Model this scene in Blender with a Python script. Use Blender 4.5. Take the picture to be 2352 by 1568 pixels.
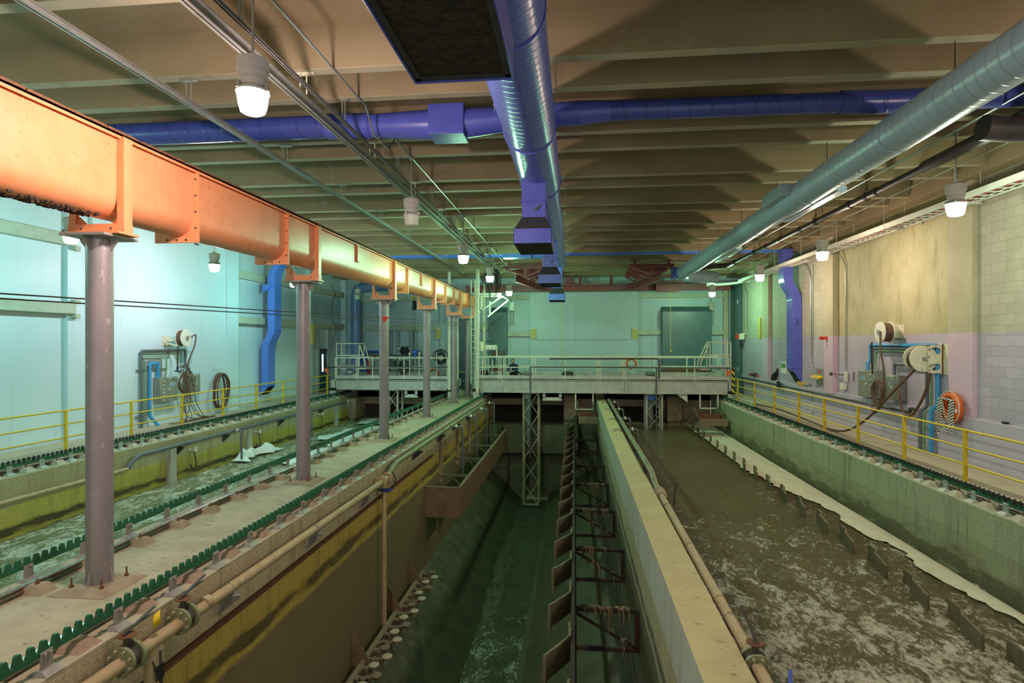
import bpy, bmesh, math, random
from mathutils import Vector, Matrix, noise
for o in list(bpy.data.objects): bpy.data.objects.remove(o)
R = random.Random(7)
SC = bpy.context.scene
COL = SC.collection
PI = math.pi
# ------------------------------------------------------------------ camera
F, U0, V0, PX = 1350., 1320., 786., 1176.
TH = math.atan((U0-PX)/F); CT, ST = math.cos(TH), math.sin(TH); H = 2.84
cam = bpy.data.cameras.new('camera'); co = bpy.data.objects.new('camera', cam); COL.objects.link(co)
cam.sensor_width = 36.; cam.lens = 36.*F/2352.; cam.shift_y = (V0-784.)/2352.
co.location = (0, 0, H); co.rotation_euler = (PI/2, 0, TH); cam.clip_end = 200; cam.clip_start = .05
SC.camera = co
# ------------------------------------------------------------------ world, exposure
w = bpy.data.worlds.new('world'); SC.world = w; w.use_nodes = True
w.node_tree.nodes['Background'].inputs[0].default_value = (.80, .88, .74, 1)
w.node_tree.nodes['Background'].inputs[1].default_value = .9
SC.view_settings.view_transform = 'Standard'; SC.view_settings.look = 'None'
SC.view_settings.gamma = 1; SC.view_settings.use_curve_mapping = False
SC.view_settings.exposure = 0.12
SC.cycles.max_bounces = 7; SC.cycles.diffuse_bounces = 5; SC.cycles.glossy_bounces = 3
SC.cycles.sample_clamp_indirect = 4; SC.cycles.caustics_reflective = False; SC.cycles.caustics_refractive = False
LAMP_POWER = 300.
LAMPS = {  # colour of each lamp's light and its relative strength
 'pink': ((1., .80, .70), 1.0), 'warm': ((1., .78, .60), 1.0), 'white': ((.95, .98, 1.), 1.5),
 'green': ((.44, 1., .58), 1.3), 'near': ((1., .79, .75), 2.1), 'cyan': ((.40, 1., .88), 1.0), 'pale': ((.85, 1., .72), 1.0)}
# ------------------------------------------------------------------ helpers
def at(u, v=V0, x=None, y=None, z=None):
    a = (u-PX)/F; b = (V0-v)/F; d = (-ST+a*CT, CT+a*ST, b)
    t = x/d[0] if x is not None else y/d[1] if y is not None else (z-H)/d[2]
    return Vector((d[0]*t, d[1]*t, H+d[2]*t))
WL = {}
class MB:
    def __init__(s): s.v = []; s.f = []
    def add(s, vs, fs):
        n = len(s.v); s.v += [Vector(p) for p in vs]; s.f += [tuple(i+n for i in q) for q in fs]; return s
    def box(s, x0, x1, y0, y1, z0, z1):
        return s.add([(x0,y0,z0),(x1,y0,z0),(x1,y1,z0),(x0,y1,z0),(x0,y0,z1),(x1,y0,z1),(x1,y1,z1),(x0,y1,z1)],
                     [(0,3,2,1),(4,5,6,7),(0,1,5,4),(1,2,6,5),(2,3,7,6),(3,0,4,7)])
    def hexa(s, b, t):   # bottom 4 pts, top 4 pts (ccw from above)
        return s.add(list(b)+list(t), [(0,3,2,1),(4,5,6,7),(0,1,5,4),(1,2,6,5),(2,3,7,6),(3,0,4,7)])
    def bar(s, p0, p1, a, b=None, up=(0,0,1)):
        b = b or a; p0 = Vector(p0); p1 = Vector(p1); d = (p1-p0).normalized(); up = Vector(up)
        if abs(d.dot(up)) > .99: up = Vector((0,1,0))
        x = d.cross(up).normalized(); y = x.cross(d)
        vs = [p+x*sx*a/2+y*sy*b/2 for p in (p0, p1) for sx, sy in ((-1,-1),(1,-1),(1,1),(-1,1))]
        return s.add(vs, [(0,1,2,3),(7,6,5,4),(0,4,5,1),(1,5,6,2),(2,6,7,3),(3,7,4,0)])
    def tube(s, pts, r, n=10, cap=True):
        pts = [Vector(p) for p in pts]; rings = []; prev = None
        rr = r if isinstance(r, (list, tuple)) else [r]*len(pts)
        for i, p in enumerate(pts):
            d = ((pts[min(i+1, len(pts)-1)]-p).normalized()+(p-pts[max(i-1, 0)]).normalized())
            d = d.normalized() if d.length > 1e-6 else Vector((0,0,1))
            if prev is None:
                up = Vector((0,0,1)) if abs(d.z) < .9 else Vector((1,0,0)); x = d.cross(up).normalized()
            else:
                x = (prev-d*prev.dot(d)).normalized()
            prev = x; y = d.cross(x); k = 1.
            if 0 < i < len(pts)-1:
                c = (pts[i+1]-p).normalized().dot((p-pts[i-1]).normalized()); k = 1/max(.5, math.sqrt(max(0,(1+c)/2)))
            rings.append([p+(x*math.cos(2*PI*j/n)+y*math.sin(2*PI*j/n))*rr[i]*(k if k < 1.2 else 1.15) for j in range(n)])
        vs = [q for rg in rings for q in rg]; fs = []
        for i in range(len(pts)-1):
            for j in range(n):
                fs.append((i*n+j, i*n+(j+1) % n, (i+1)*n+(j+1) % n, (i+1)*n+j))
        if cap: fs += [tuple(range(n))[::-1], tuple(range((len(pts)-1)*n, len(pts)*n))]
        return s.add(vs, fs)
    def cyl(s, p0, p1, r, n=16): return s.tube([p0, p1], r, n)
    def lathe(s, prof, c=(0,0,0), ax=(0,0,1), n=20, close=False):
        ax = Vector(ax).normalized(); up = Vector((0,0,1)) if abs(ax.z) < .9 else Vector((1,0,0))
        x = ax.cross(up).normalized(); y = ax.cross(x); c = Vector(c); vs = []; fs = []; m = len(prof)
        for r, h in prof:
            for j in range(n):
                a = 2*PI*j/n; vs.append(c+ax*h+(x*math.cos(a)+y*math.sin(a))*r)
        for i in range(m if close else m-1):
            k = (i+1) % m
            for j in range(n):
                fs.append((i*n+j, i*n+(j+1) % n, k*n+(j+1) % n, k*n+j))
        if not close:
            if prof[0][0] > 1e-5: fs.append(tuple(range(n))[::-1])
            if prof[-1][0] > 1e-5: fs.append(tuple(range((m-1)*n, m*n)))
        return s.add(vs, fs)
    def torus(s, c, ax, R_, r, n=28, m=10, ay=1.):
        return s.lathe([(R_+r*math.cos(2*PI*k/m), r*math.sin(2*PI*k/m)) for k in range(m)], c, ax, n, True)
    def prism(s, poly, axis, a, b):   # poly of 2-D points, extruded on axis 0,1,2 from a to b
        def p(q, t):
            l = [q[0], q[1]]; l.insert(axis, t); return l
        n = len(poly); vs = [p(q, a) for q in poly]+[p(q, b) for q in poly]
        return s.add(vs, [tuple(range(n))[::-1], tuple(range(n, 2*n))]+[(i, (i+1) % n, n+(i+1) % n, n+i) for i in range(n)])
    def build(s, name, m, parent=None, smooth=True, bevel=0, sharp=.6):
        if parent is not None: org = WL[parent.name]
        else:
            xs = [p.x for p in s.v]; ys = [p.y for p in s.v]; zs = [p.z for p in s.v]
            org = Vector(((min(xs)+max(xs))/2, (min(ys)+max(ys))/2, min(zs)))
        me = bpy.data.meshes.new(name); me.from_pydata([p-org for p in s.v], [], s.f); me.update()
        bm = bmesh.new(); bm.from_mesh(me); bmesh.ops.recalc_face_normals(bm, faces=bm.faces); bm.to_mesh(me); bm.free()
        if smooth:
            me.shade_smooth(); me.set_sharp_from_angle(angle=sharp)
        me.materials.append(m)
        o = bpy.data.objects.new(name, me); COL.objects.link(o)
        if parent is not None: o.parent = parent
        else: o.location = org
        WL[o.name] = org.copy()
        if bevel:
            b = o.modifiers.new('bevel', 'BEVEL'); b.width = bevel; b.segments = 2; b.limit_method = 'ANGLE'
        return o
def tag(o, label=None, cat=None, group=None, kind=None):
    for k, v in (('label', label), ('category', cat), ('group', group), ('kind', kind)):
        if v: o[k] = v
    return o
def thing(name, label, cat, loc, group=None):
    o = bpy.data.objects.new(name, None); COL.objects.link(o); o.location = loc; o.empty_display_size = .1
    WL[o.name] = Vector(loc); return tag(o, label, cat, group)
def struct(mb, name, m, **k): return tag(mb.build(name, m, **k), kind='structure')
def dup(o, parent=None, loc=None, label=None, group=None):
    c = o.copy(); COL.objects.link(c); c.parent = parent
    for ch in o.children: dup(ch, c)
    if loc is not None: c.location = loc; WL[c.name] = Vector(loc)
    if label: c['label'] = label
    if group: c['group'] = group
    return c
ORD = 'first second third fourth fifth sixth seventh eighth ninth tenth eleventh twelfth thirteenth fourteenth fifteenth sixteenth seventeenth eighteenth nineteenth twentieth'.split()+['twenty-'+q for q in 'first second third fourth fifth sixth seventh eighth ninth'.split()]
def arc(p0, pc, p1, n=6):   # quadratic bend
    p0, pc, p1 = map(Vector, (p0, pc, p1))
    return [(p0*(1-t)+pc*t)*(1-t)+(pc*(1-t)+p1*t)*t for t in [i/n for i in range(n+1)]]
def bend(pts, r=.12, n=4):  # polyline with rounded corners
    pts = [Vector(p) for p in pts]; out = [pts[0]]
    for i in range(1, len(pts)-1):
        a = (pts[i-1]-pts[i]); b = (pts[i+1]-pts[i]); q = min(r, a.length*.45, b.length*.45)
        out += arc(pts[i]+a.normalized()*q, pts[i], pts[i]+b.normalized()*q, n)
    return out+[pts[-1]]
def smooth_path(pts, n=6):  # Catmull-Rom
    pts = [Vector(p) for p in pts]; P = [pts[0]*2-pts[1]]+pts+[pts[-1]*2-pts[-2]]; out = []
    for i in range(1, len(P)-2):
        for k in range(n):
            t = k/n; a, b, c, d = P[i-1:i+3]
            out.append(.5*((2*b)+(c-a)*t+(2*a-5*b+4*c-d)*t*t+(3*b-a-3*c+d)*t**3))
    return out+[pts[-1]]
# ------------------------------------------------------------------ materials
def nodes(m): return m.node_tree.nodes, m.node_tree.links
def base_mat(name):
    m = bpy.data.materials.new(name); m.use_nodes = True; n, l = nodes(m); return m, n, l, n['Principled BSDF']
def coords(n, l, world=False, scale=(1,1,1)):
    mp = n.new('ShaderNodeMapping'); mp.inputs['Scale'].default_value = scale
    if world: l.new(n.new('ShaderNodeNewGeometry').outputs['Position'], mp.inputs[0])
    else: l.new(n.new('ShaderNodeTexCoord').outputs['Object'], mp.inputs[0])
    return mp.outputs[0]
def noise_n(n, l, vec, scale, detail=4, rough=.55, dist=0):
    t = n.new('ShaderNodeTexNoise'); t.inputs['Scale'].default_value = scale; t.inputs['Detail'].default_value = detail
    t.inputs['Roughness'].default_value = rough; t.inputs['Distortion'].default_value = dist; l.new(vec, t.inputs['Vector']); return t.outputs['Fac']
def ramp(n, l, fac, stops, interp='LINEAR'):
    r = n.new('ShaderNodeValToRGB'); r.color_ramp.interpolation = interp; e = r.color_ramp.elements
    while len(e) < len(stops): e.new(.5)
    for q, (p, c) in zip(e, stops):
        q.position = p; q.color = c if len(c) == 4 else (*c, 1)
    l.new(fac, r.inputs[0]); return r.outputs[0]
def g(v): return (v, v, v)
def mixc(n, l, fac, a, b, mode='MIX'):
    x = n.new('ShaderNodeMix'); x.data_type = 'RGBA'; x.blend_type = mode
    for val, i in ((fac, 0), (a, 6), (b, 7)):
        if isinstance(val, (int, float)): x.inputs[i].default_value = val
        elif isinstance(val, tuple): x.inputs[i].default_value = val if len(val) == 4 else (*val, 1)
        else: l.new(val, x.inputs[i])
    return x.outputs[2]
def mth(n, l, op, a, b=0., c=None):
    x = n.new('ShaderNodeMath'); x.operation = op
    for i, val in enumerate((a, b) if c is None else (a, b, c)):
        if isinstance(val, (int, float)): x.inputs[i].default_value = val
        else: l.new(val, x.inputs[i])
    return x.outputs[0]
def sep(n, l, vec):
    s = n.new('ShaderNodeSeparateXYZ'); l.new(vec, s.inputs[0]); return s.outputs
def bump(n, l, bs, h, strength, dist=.02):
    b = n.new('ShaderNodeBump'); b.inputs['Strength'].default_value = strength; b.inputs['Distance'].default_value = dist
    l.new(h, b.inputs['Height']); l.new(b.outputs[0], bs.inputs['Normal'])
def M(name, c, c2=None, scale=3., rough=.6, metal=0., bmp=0., bscale=40., world=False, lo=.35, hi=.7, spots=None, sscale=25., spec=.5, stretch=(1,1,1)):
    m, n, l, b = base_mat(name); b.inputs['Roughness'].default_value = rough; b.inputs['Metallic'].default_value = metal
    b.inputs['Specular IOR Level'].default_value = spec
    if c2 is None and spots is None and not bmp:
        b.inputs['Base Color'].default_value = (*c, 1); return m
    vec = coords(n, l, world, stretch); out = (*c, 1)
    if c2 is not None:
        out = mixc(n, l, ramp(n, l, noise_n(n, l, vec, scale, 5), [(lo, g(0)), (hi, g(1))]), c, c2)
    if spots is not None:
        out = mixc(n, l, ramp(n, l, noise_n(n, l, vec, sscale, 3), [(.62, g(0)), (.72, g(1))]), out, spots)
    if isinstance(out, tuple): b.inputs['Base Color'].default_value = out
    else: l.new(out, b.inputs['Base Color'])
    if bmp: bump(n, l, b, noise_n(n, l, vec, bscale, 4), bmp)
    return m
def emit(name, col, s):
    m, n, l, b = base_mat(name); b.inputs['Base Color'].default_value = (.8,.8,.8,1)
    b.inputs['Emission Color'].default_value = (*col, 1); b.inputs['Emission Strength'].default_value = s; return m
mt = {}
mt['ceil'] = M('ceiling_concrete', (.30,.23,.13), (.24,.185,.10), 1.2, .85, bmp=.15, bscale=30, world=True, spots=(.30,.235,.16), sscale=2.4)
mt['conc'] = M('worn_concrete', (.46,.40,.27), (.36,.30,.19), 2.2, .85, bmp=.25, bscale=35, world=True, spots=(.25,.20,.12), sscale=9)
mt['conc_dirty'] = M('dirty_concrete', (.40,.32,.21), (.28,.21,.13), 5, .9, bmp=.5, bscale=60, world=True)
mt['walk'] = M('walkway_concrete', (.47,.41,.29), (.40,.34,.24), 1.5, .7, bmp=.1, world=True)
mt['orange'] = M('orange_paint', (.80,.30,.135), (.73,.26,.11), 4, .38, bmp=.05, spots=(.62,.22,.07), sscale=12)
mt['crust'] = M('black_crust', (.03,.022,.015), (.09,.05,.03), 40, .95, bmp=1, bscale=60)
mt['galv'] = M('galvanized_steel', (.58,.58,.52), (.44,.44,.39), 3, .5, .25, bmp=.08)
mt['strut'] = M('dull_strut_steel', (.34,.34,.30), (.26,.26,.23), 6, .5, .3)
mt['column'] = M('mauve_galvanized_steel', (.29,.245,.25), (.22,.20,.205), 3, .45, .3, bmp=.06, spots=(.44,.38,.35), sscale=14, stretch=(1,1,.4))
mt['yellow'] = M('yellow_safety_paint', (.70,.50,.02), (.62,.42,.02), 8, .4)
mt['rackgreen'] = M('dark_green_paint', (.012,.13,.05), (.02,.085,.04), 14, .5, spots=(.10,.045,.02), sscale=24)
mt['rackdark'] = M('greased_green_steel', (.012,.11,.05), (.012,.013,.016), 9, .4, lo=.45, hi=.6)
mt['railsteel'] = M('polished_rail_steel', (.55,.52,.48), (.4,.33,.28), 6, .25, .9)
mt['rail'] = M('rusted_rail_paint', (.03,.10,.05), (.16,.085,.05), 5, .6)
mt['plate'] = M('bracket_steel', (.35,.32,.29), (.29,.26,.23), 8, .5, .3)
mt['plate_galv'] = M('galvanized_bracket', (.42,.48,.44), (.34,.38,.34), 8, .5, .3)
mt['rust'] = M('rust', (.20,.085,.035), (.11,.045,.02), 18, .85, bmp=.4)
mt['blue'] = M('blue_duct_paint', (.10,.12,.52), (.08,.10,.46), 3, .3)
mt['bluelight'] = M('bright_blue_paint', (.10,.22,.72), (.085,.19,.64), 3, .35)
mt['black'] = M('black_paint', (.02,.02,.02), (.035,.03,.03), 10, .45)
mt['rubber'] = M('black_rubber', (.012,.012,.012), rough=.6)
mt['fabric'] = M('dark_grey_flexible_sleeve', (.05,.05,.055), (.035,.035,.04), 20, .85)
mt['blackpipe'] = M('black_insulated_pipe', (.035,.03,.032), (.06,.05,.05), 6, .32, bmp=.2, bscale=14)
mt['white'] = M('white_enamel', (.72,.72,.64), (.62,.62,.53), 5, .4)
mt['cream'] = M('cream_paint', (.74,.73,.58), (.64,.61,.45), 7, .45, spots=(.35,.22,.10), sscale=14)
mt['lampbody'] = M('grey_lamp_housing', (.50,.47,.42), (.42,.39,.35), 6, .5)
mt['conduit'] = M('galvanized_conduit', (.40,.42,.36), (.30,.32,.27), 10, .4, .6)
mt['greypvc'] = M('grey_pvc_pipe', (.10,.12,.14), (.14,.15,.16), 8, .4)
mt['bluepvc'] = M('light_blue_pipe', (.045,.30,.60), (.05,.26,.52), 8, .4)
mt['greenpipe'] = M('green_pipe', (.10,.33,.08), (.15,.30,.10), 8, .4)
mt['tanpipe'] = M('tan_pipe', (.46,.36,.20), (.38,.28,.15), 5, .55, bmp=.08, spots=(.27,.19,.10), sscale=10)
mt['olivepipe'] = M('olive_pipe', (.24,.25,.13), (.18,.18,.09), 5, .5)
mt['cab'] = M('stainless_cabinet', (.34,.36,.30), (.28,.30,.25), 4, .35, .4)
mt['hose'] = M('brown_hose', (.13,.065,.035), (.10,.05,.03), 10, .5)
mt['blackhose'] = M('black_hose', (.03,.026,.018), rough=.85)
mt['ring'] = M('orange_buoy', (.72,.13,.02), (.62,.11,.02), 4, .5)
mt['red'] = M('red_plastic', (.6,.03,.03), rough=.4)
mt['redpaint'] = M('dark_red_steel', (.24,.055,.05), (.17,.04,.04), 6, .5)
mt['teal'] = M('teal_painted_panel', (.055,.125,.135), (.075,.15,.16), 2.5, .35, bmp=.25, bscale=5)
mt['tealdark'] = M('dark_teal_paint', (.03,.085,.10), (.04,.10,.11), 3, .4)
mt['gold'] = M('yellow_wall_light_lens', (.62,.55,.12), (.52,.45,.08), 9, .4)
mt['dark'] = M('painted_void_shade', (.012,.010,.008), (.03,.018,.012), 3, .9, world=True)  # near-black colour standing in for the shade inside openings
mt['brownboard'] = M('brown_coated_board', (.24,.155,.085), (.17,.11,.055), 3, .6, bmp=.35, bscale=55, spots=(.30,.21,.12), sscale=30, world=True)
mt['sludge'] = M('dried_sludge', (.30,.235,.15), (.17,.12,.07), 22, .95, bmp=1, bscale=45)
mt['board'] = M('slimy_baffle_board', (.16,.125,.07), (.09,.085,.04), 7, .6, bmp=.6, bscale=40, spots=(.30,.23,.14), sscale=9)
mt['angle'] = M('rusted_angle_iron', (.02,.014,.01), (.06,.02,.01), 6, .7, bmp=.5, bscale=50)
mt['navy'] = M('navy_cloth', (.012,.022,.06), (.02,.03,.08), 12, .9)
mt['skin'] = M('skin', (.46,.27,.19), rough=.6)
mt['hair'] = M('black_hair', (.008,.007,.007), rough=.6)
mt['flag'] = M('orange_flag', (.85,.16,.02), rough=.7)
mt['tagy'] = M('yellow_tag', (.80,.55,.02), rough=.5)
mt['valveblue'] = M('blue_valve_body', (.03,.07,.40), (.02,.05,.28), 20, .5)
mt['darkmetal'] = M('dark_steel', (.06,.065,.06), (.10,.08,.06), 14, .5, .4)
mt['bluebox'] = M('blue_box', (.03,.10,.45), rough=.4)
mt['greybox'] = M('grey_box', (.22,.24,.22), (.18,.2,.18), 5, .5)
mt['wire'] = M('dark_cable', (.04,.025,.02), rough=.6)
mt['tape'] = M('clear_glass_plate', (.5,.55,.55), rough=.2)
mt['screen'] = M('blue_nameplate', (.10,.28,.50), (.45,.5,.45), 30, .4)
mt['label'] = M('white_label', (.75,.76,.70), rough=.5)
for k, (c, s) in LAMPS.items(): mt['lamp_'+k] = emit('lamp_glass_'+k, c, LAMP_POWER*s)
mt['lamp_off'] = M('unlit_frosted_glass', (.72,.75,.62), rough=.25)
def panel_wall(name, c, c2, dirt):
    m, n, l, b = base_mat(name); vec = coords(n, l, True); b.inputs['Roughness'].default_value = .45
    a = mixc(n, l, ramp(n, l, noise_n(n, l, vec, .5, 4), [(.35, g(0)), (.7, g(1))]), c, c2)
    st = noise_n(n, l, coords(n, l, True, (3,3,.25)), 1.6, 5)
    a = mixc(n, l, ramp(n, l, st, [(.60, g(0)), (.78, g(.35))]), a, dirt)
    a = mixc(n, l, ramp(n, l, noise_n(n, l, vec, 14, 2), [(.74, g(0)), (.78, g(.6))]), a, (.2,.25,.25))
    l.new(a, b.inputs['Base Color']); bump(n, l, b, noise_n(n, l, vec, 60, 3), .05); return m
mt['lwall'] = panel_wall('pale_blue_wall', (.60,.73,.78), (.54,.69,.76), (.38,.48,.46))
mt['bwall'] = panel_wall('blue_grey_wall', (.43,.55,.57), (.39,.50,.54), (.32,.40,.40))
mt['girt'] = M('concrete_girt', (.48,.53,.42), (.40,.44,.34), 3, .8, bmp=.1, world=True)
def right_wall(name, brick, upper, upper2, lower, stain=(.30,.25,.12), ps=.5):
    m, n, l, b = base_mat(name); pos = n.new('ShaderNodeNewGeometry').outputs['Position']; X, Y, Z = sep(n, l, pos)
    b.inputs['Roughness'].default_value = .7
    nz = noise_n(n, l, coords(n, l, True, (1,1,1)), 1.1, 6, .62)
    up = mixc(n, l, ramp(n, l, nz, [(.36, g(0)), (.64, g(1))]), upper, upper2)
    up = mixc(n, l, ramp(n, l, noise_n(n, l, coords(n, l, True, (2,2,.5)), 1.4, 6, .65), [(.52, g(0)), (.72, g(ps))]), up, stain)
    lo = mixc(n, l, ramp(n, l, nz, [(.4, g(0)), (.7, g(1))]), lower, tuple(q*.9 for q in lower))
    col = mixc(n, l, mth(n, l, 'GREATER_THAN', Z, 3.07), lo, up); h = noise_n(n, l, coords(n, l, True), 30, 4); st = .12
    if brick:
        cb = n.new('ShaderNodeCombineXYZ'); l.new(Y, cb.inputs[0]); l.new(Z, cb.inputs[1])
        t = n.new('ShaderNodeTexBrick'); l.new(cb.outputs[0], t.inputs['Vector']); t.inputs['Scale'].default_value = 1
        t.inputs['Brick Width'].default_value = .46; t.inputs['Row Height'].default_value = .23; t.inputs['Mortar Size'].default_value = .009
        t.inputs['Mortar Smooth'].default_value = .3
        t.inputs['Color1'].default_value = (1,1,1,1); t.inputs['Color2'].default_value = (.88,.88,.88,1); t.inputs['Mortar'].default_value = (.74,.72,.68,1)
        col = mixc(n, l, 1., col, t.outputs['Color'], 'MULTIPLY')
        h = mth(n, l, 'MULTIPLY_ADD', t.outputs['Fac'], -1.5, h); st = .35
    l.new(col, b.inputs['Base Color']); bump(n, l, b, h, st); return m
LIL = (.47,.42,.50)
mt['rblock'] = right_wall('painted_block_wall', True, (.50,.47,.37), (.45,.42,.32), LIL, ps=.25)
mt['rconc'] = right_wall('stained_concrete_wall', False, (.50,.46,.28), (.40,.36,.19), LIL, (.26,.21,.09), .7)
mt['rpil'] = right_wall('concrete_pilaster', False, (.50,.44,.31), (.42,.37,.24), (.60,.44,.55), (.33,.28,.14), .5)  # lower lilac tinted pinker, standing in for pink lamplight
def tank(name, top, band, low, zt=-.99, zb=-1.67, dark=(.03,.022,.012), streak=(.2,.14,.07), wide=.42, dk=.9):
    m, n, l, b = base_mat(name); pos = n.new('ShaderNodeNewGeometry').outputs['Position']; X, Y, Z = sep(n, l, pos)
    b.inputs['Roughness'].default_value = .65
    nz = noise_n(n, l, coords(n, l, True, (1,1,.6)), .8, 3); fine = noise_n(n, l, coords(n, l, True), 24, 4)
    mid = noise_n(n, l, coords(n, l, True, (1,.4,1.6)), 2.6, 7, .68)
    z = mth(n, l, 'MULTIPLY_ADD', mth(n, l, 'SUBTRACT', nz, .5), .22, Z)
    zs = mth(n, l, 'ADD', mth(n, l, 'MULTIPLY', z, .25), 1.)   # z=-4 ->0, 0 ->1
    q = lambda v: v*.25+1
    c = ramp(n, l, zs, [(0, low), (q(zb)-.012, low), (q(zb)+.012, band), (q(zt)-.004, band), (q(zt)+.004, top), (1, top)])
    # dark growth left around the water line, ragged and densest just above the ridge
    gz = ramp(n, l, zs, [(q(zb)+.0, g(0)), (q(zb)+.03, g(.5)), (q(zb)+.03+wide*.06, g(.62)), (q(zb)+wide*.25, g(.16)), (q(zb)+wide*.25+.05, g(0))])
    gk = ramp(n, l, mth(n, l, 'ADD', gz, mth(n, l, 'MULTIPLY', mid, .9)), [(.78, g(0)), (.95, g(dk*.5)), (1.14, g(dk))])
    c = mixc(n, l, mth(n, l, 'MULTIPLY', gk, mth(n, l, 'GREATER_THAN', gz, .02)), c, dark)
    st = noise_n(n, l, coords(n, l, True, (3,3,.22)), 2., 5, .65)
    c = mixc(n, l, ramp(n, l, st, [(.5, g(0)), (.75, g(.75))]), c, streak)
    c = mixc(n, l, ramp(n, l, fine, [(.35, g(.28)), (.6, g(0))]), c, (.05,.04,.02))
    l.new(c, b.inputs['Base Color']); bump(n, l, b, fine, .3); return m
mt['tank_plat'] = tank('stained_tank_wall', (.47,.39,.24), (.62,.44,.09), (.215,.16,.08), wide=.5, dk=.8)
mt['tank_left'] = tank('left_tank_wall', (.40,.38,.22), (.46,.42,.09), (.10,.08,.03), zt=-.85, zb=-1.6)
mt['tank_right'] = tank('right_tank_wall', (.42,.45,.28), (.35,.37,.22), (.05,.05,.02), zt=-.85, zb=-1.9, dark=(.05,.05,.012), streak=(.16,.14,.06), wide=1.1, dk=.8)
mt['tank_div'] = tank('divider_wall_face', (.40,.42,.33), (.34,.31,.17), (.08,.085,.045), zb=-1.8, dark=(.05,.05,.03))
mt['tank_end'] = tank('tank_end_wall', (.34,.24,.16), (.26,.21,.12), (.14,.14,.08))
mt['slope'] = M('slimy_tank_floor', (.10,.10,.05), (.045,.05,.028), 2.2, .5, bmp=.6, bscale=28, world=True)
def water(name, deep, foam, cover, near=None, bscale=5., tint=.0, ys=0.35, rough=.07):
    m, n, l, b = base_mat(name); pos = n.new('ShaderNodeNewGeometry').outputs['Position']; X, Y, Z = sep(n, l, pos)
    b.inputs['Roughness'].default_value = rough
    v1 = coords(n, l, True, (1,.55,1))
    f1 = noise_n(n, l, v1, 2.0, 9, .72, 1.0); f2 = noise_n(n, l, v1, 14, 6, .75, .5)
    f = mth(n, l, 'MULTIPLY_ADD', mth(n, l, 'SUBTRACT', f2, .5), .75, f1)
    if near:
        k = n.new('ShaderNodeMapRange'); k.inputs[1].default_value = near[0]; k.inputs[2].default_value = near[1]
        k.inputs[3].default_value = .06; k.inputs[4].default_value = -.2; l.new(Y, k.inputs[0]); f = mth(n, l, 'ADD', f, k.outputs[0])
    a = ramp(n, l, f, [(cover, g(0)), (cover+.07, g(.5)), (cover+.16, g(1))])
    c = mixc(n, l, ramp(n, l, noise_n(n, l, v1, .6, 3), [(.3, g(0)), (.7, g(1))]), deep, tuple(q*.72 for q in deep))
    l.new(mixc(n, l, a, c, foam), b.inputs['Base Color'])
    l.new(ramp(n, l, a, [(0, g(rough)), (1, g(.6))]), b.inputs['Roughness'])
    hh = mth(n, l, 'MULTIPLY_ADD', noise_n(n, l, coords(n, l, True, (1,1,1)), bscale*4, 4, .65, .8), .5, noise_n(n, l, coords(n, l, True, (1.0,1.3,1)), bscale, 4, .6, 1.))
    bump(n, l, b, hh, 1., .10); return m
mt['water_r'] = water('brown_churning_water', (.17,.135,.06), (.72,.67,.55), .49, (8, 20))
mt['water_l'] = water('green_churning_water', (.26,.30,.15), (.70,.74,.60), .47)
mt['water_m'] = water('dark_green_drained_water', (.085,.125,.07), (.45,.56,.43), .48, (11, 26), 3.)
mt['foam'] = M('cream_scum_foam', (.66,.62,.48), (.56,.52,.38), 3, .85, bmp=.3, bscale=25, world=True)
mt['foamw'] = M('white_foam', (.74,.82,.78), (.62,.72,.68), 4, .85, bmp=.4, bscale=20, world=True)
def spiral(name, c, pitch, axis, rough=.3, dk=.5):
    m, n, l, b = base_mat(name); b.inputs['Roughness'].default_value = rough
    S = sep(n, l, coords(n, l)); o = [i for i in range(3) if i != axis]
    an = mth(n, l, 'MULTIPLY', mth(n, l, 'ARCTAN2', S[o[0]], S[o[1]]), 1/(2*PI))
    t = mth(n, l, 'FRACT', mth(n, l, 'ADD', mth(n, l, 'MULTIPLY', S[axis], 1/pitch), an))
    d = mth(n, l, 'ABSOLUTE', mth(n, l, 'SUBTRACT', t, .5))
    line = ramp(n, l, d, [(0, g(1)), (.06, g(.8)), (.10, g(0))])
    a = mixc(n, l, ramp(n, l, noise_n(n, l, coords(n, l), 2, 4), [(.4, g(0)), (.7, g(1))]), c, tuple(q*.9 for q in c))
    l.new(mixc(n, l, mth(n, l, 'MULTIPLY', line, dk), a, tuple(q*.25 for q in c)), b.inputs['Base Color'])
    bump(n, l, b, line, .35, .012); return m
mt['spiral_blue'] = spiral('blue_spiral_duct', (.12,.15,.52), .15, 1, .25)
mt['spiral_grey'] = spiral('grey_blue_spiral_duct', (.33,.45,.52), .20, 1, .3, .25)
mt['spiral_x'] = spiral('blue_cross_duct', (.06,.085,.37), .35, 0, .3, .25)
mt['spiral_z'] = spiral('pale_blue_riser', (.16,.28,.55), .18, 2, .3)
def stripes(name, c1, c2, f, vecscale=(0,1,1)):
    m, n, l, b = base_mat(name); S = sep(n, l, coords(n, l)); b.inputs['Roughness'].default_value = .5
    s = mth(n, l, 'ADD', mth(n, l, 'MULTIPLY', S[0], vecscale[0]), mth(n, l, 'ADD', mth(n, l, 'MULTIPLY', S[1], vecscale[1]), mth(n, l, 'MULTIPLY', S[2], vecscale[2])))
    t = mth(n, l, 'GREATER_THAN', mth(n, l, 'FRACT', mth(n, l, 'MULTIPLY', s, f)), .5)
    l.new(mixc(n, l, t, c1, c2), b.inputs['Base Color']); return m
mt['hazard'] = stripes('black_yellow_stripes', (.7,.5,.02), (.01,.01,.01), 3.3, (1,0,1))
mt['rope'] = stripes('black_white_rope', (.72,.7,.6), (.03,.03,.03), 14, (.6,.6,1))
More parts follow.
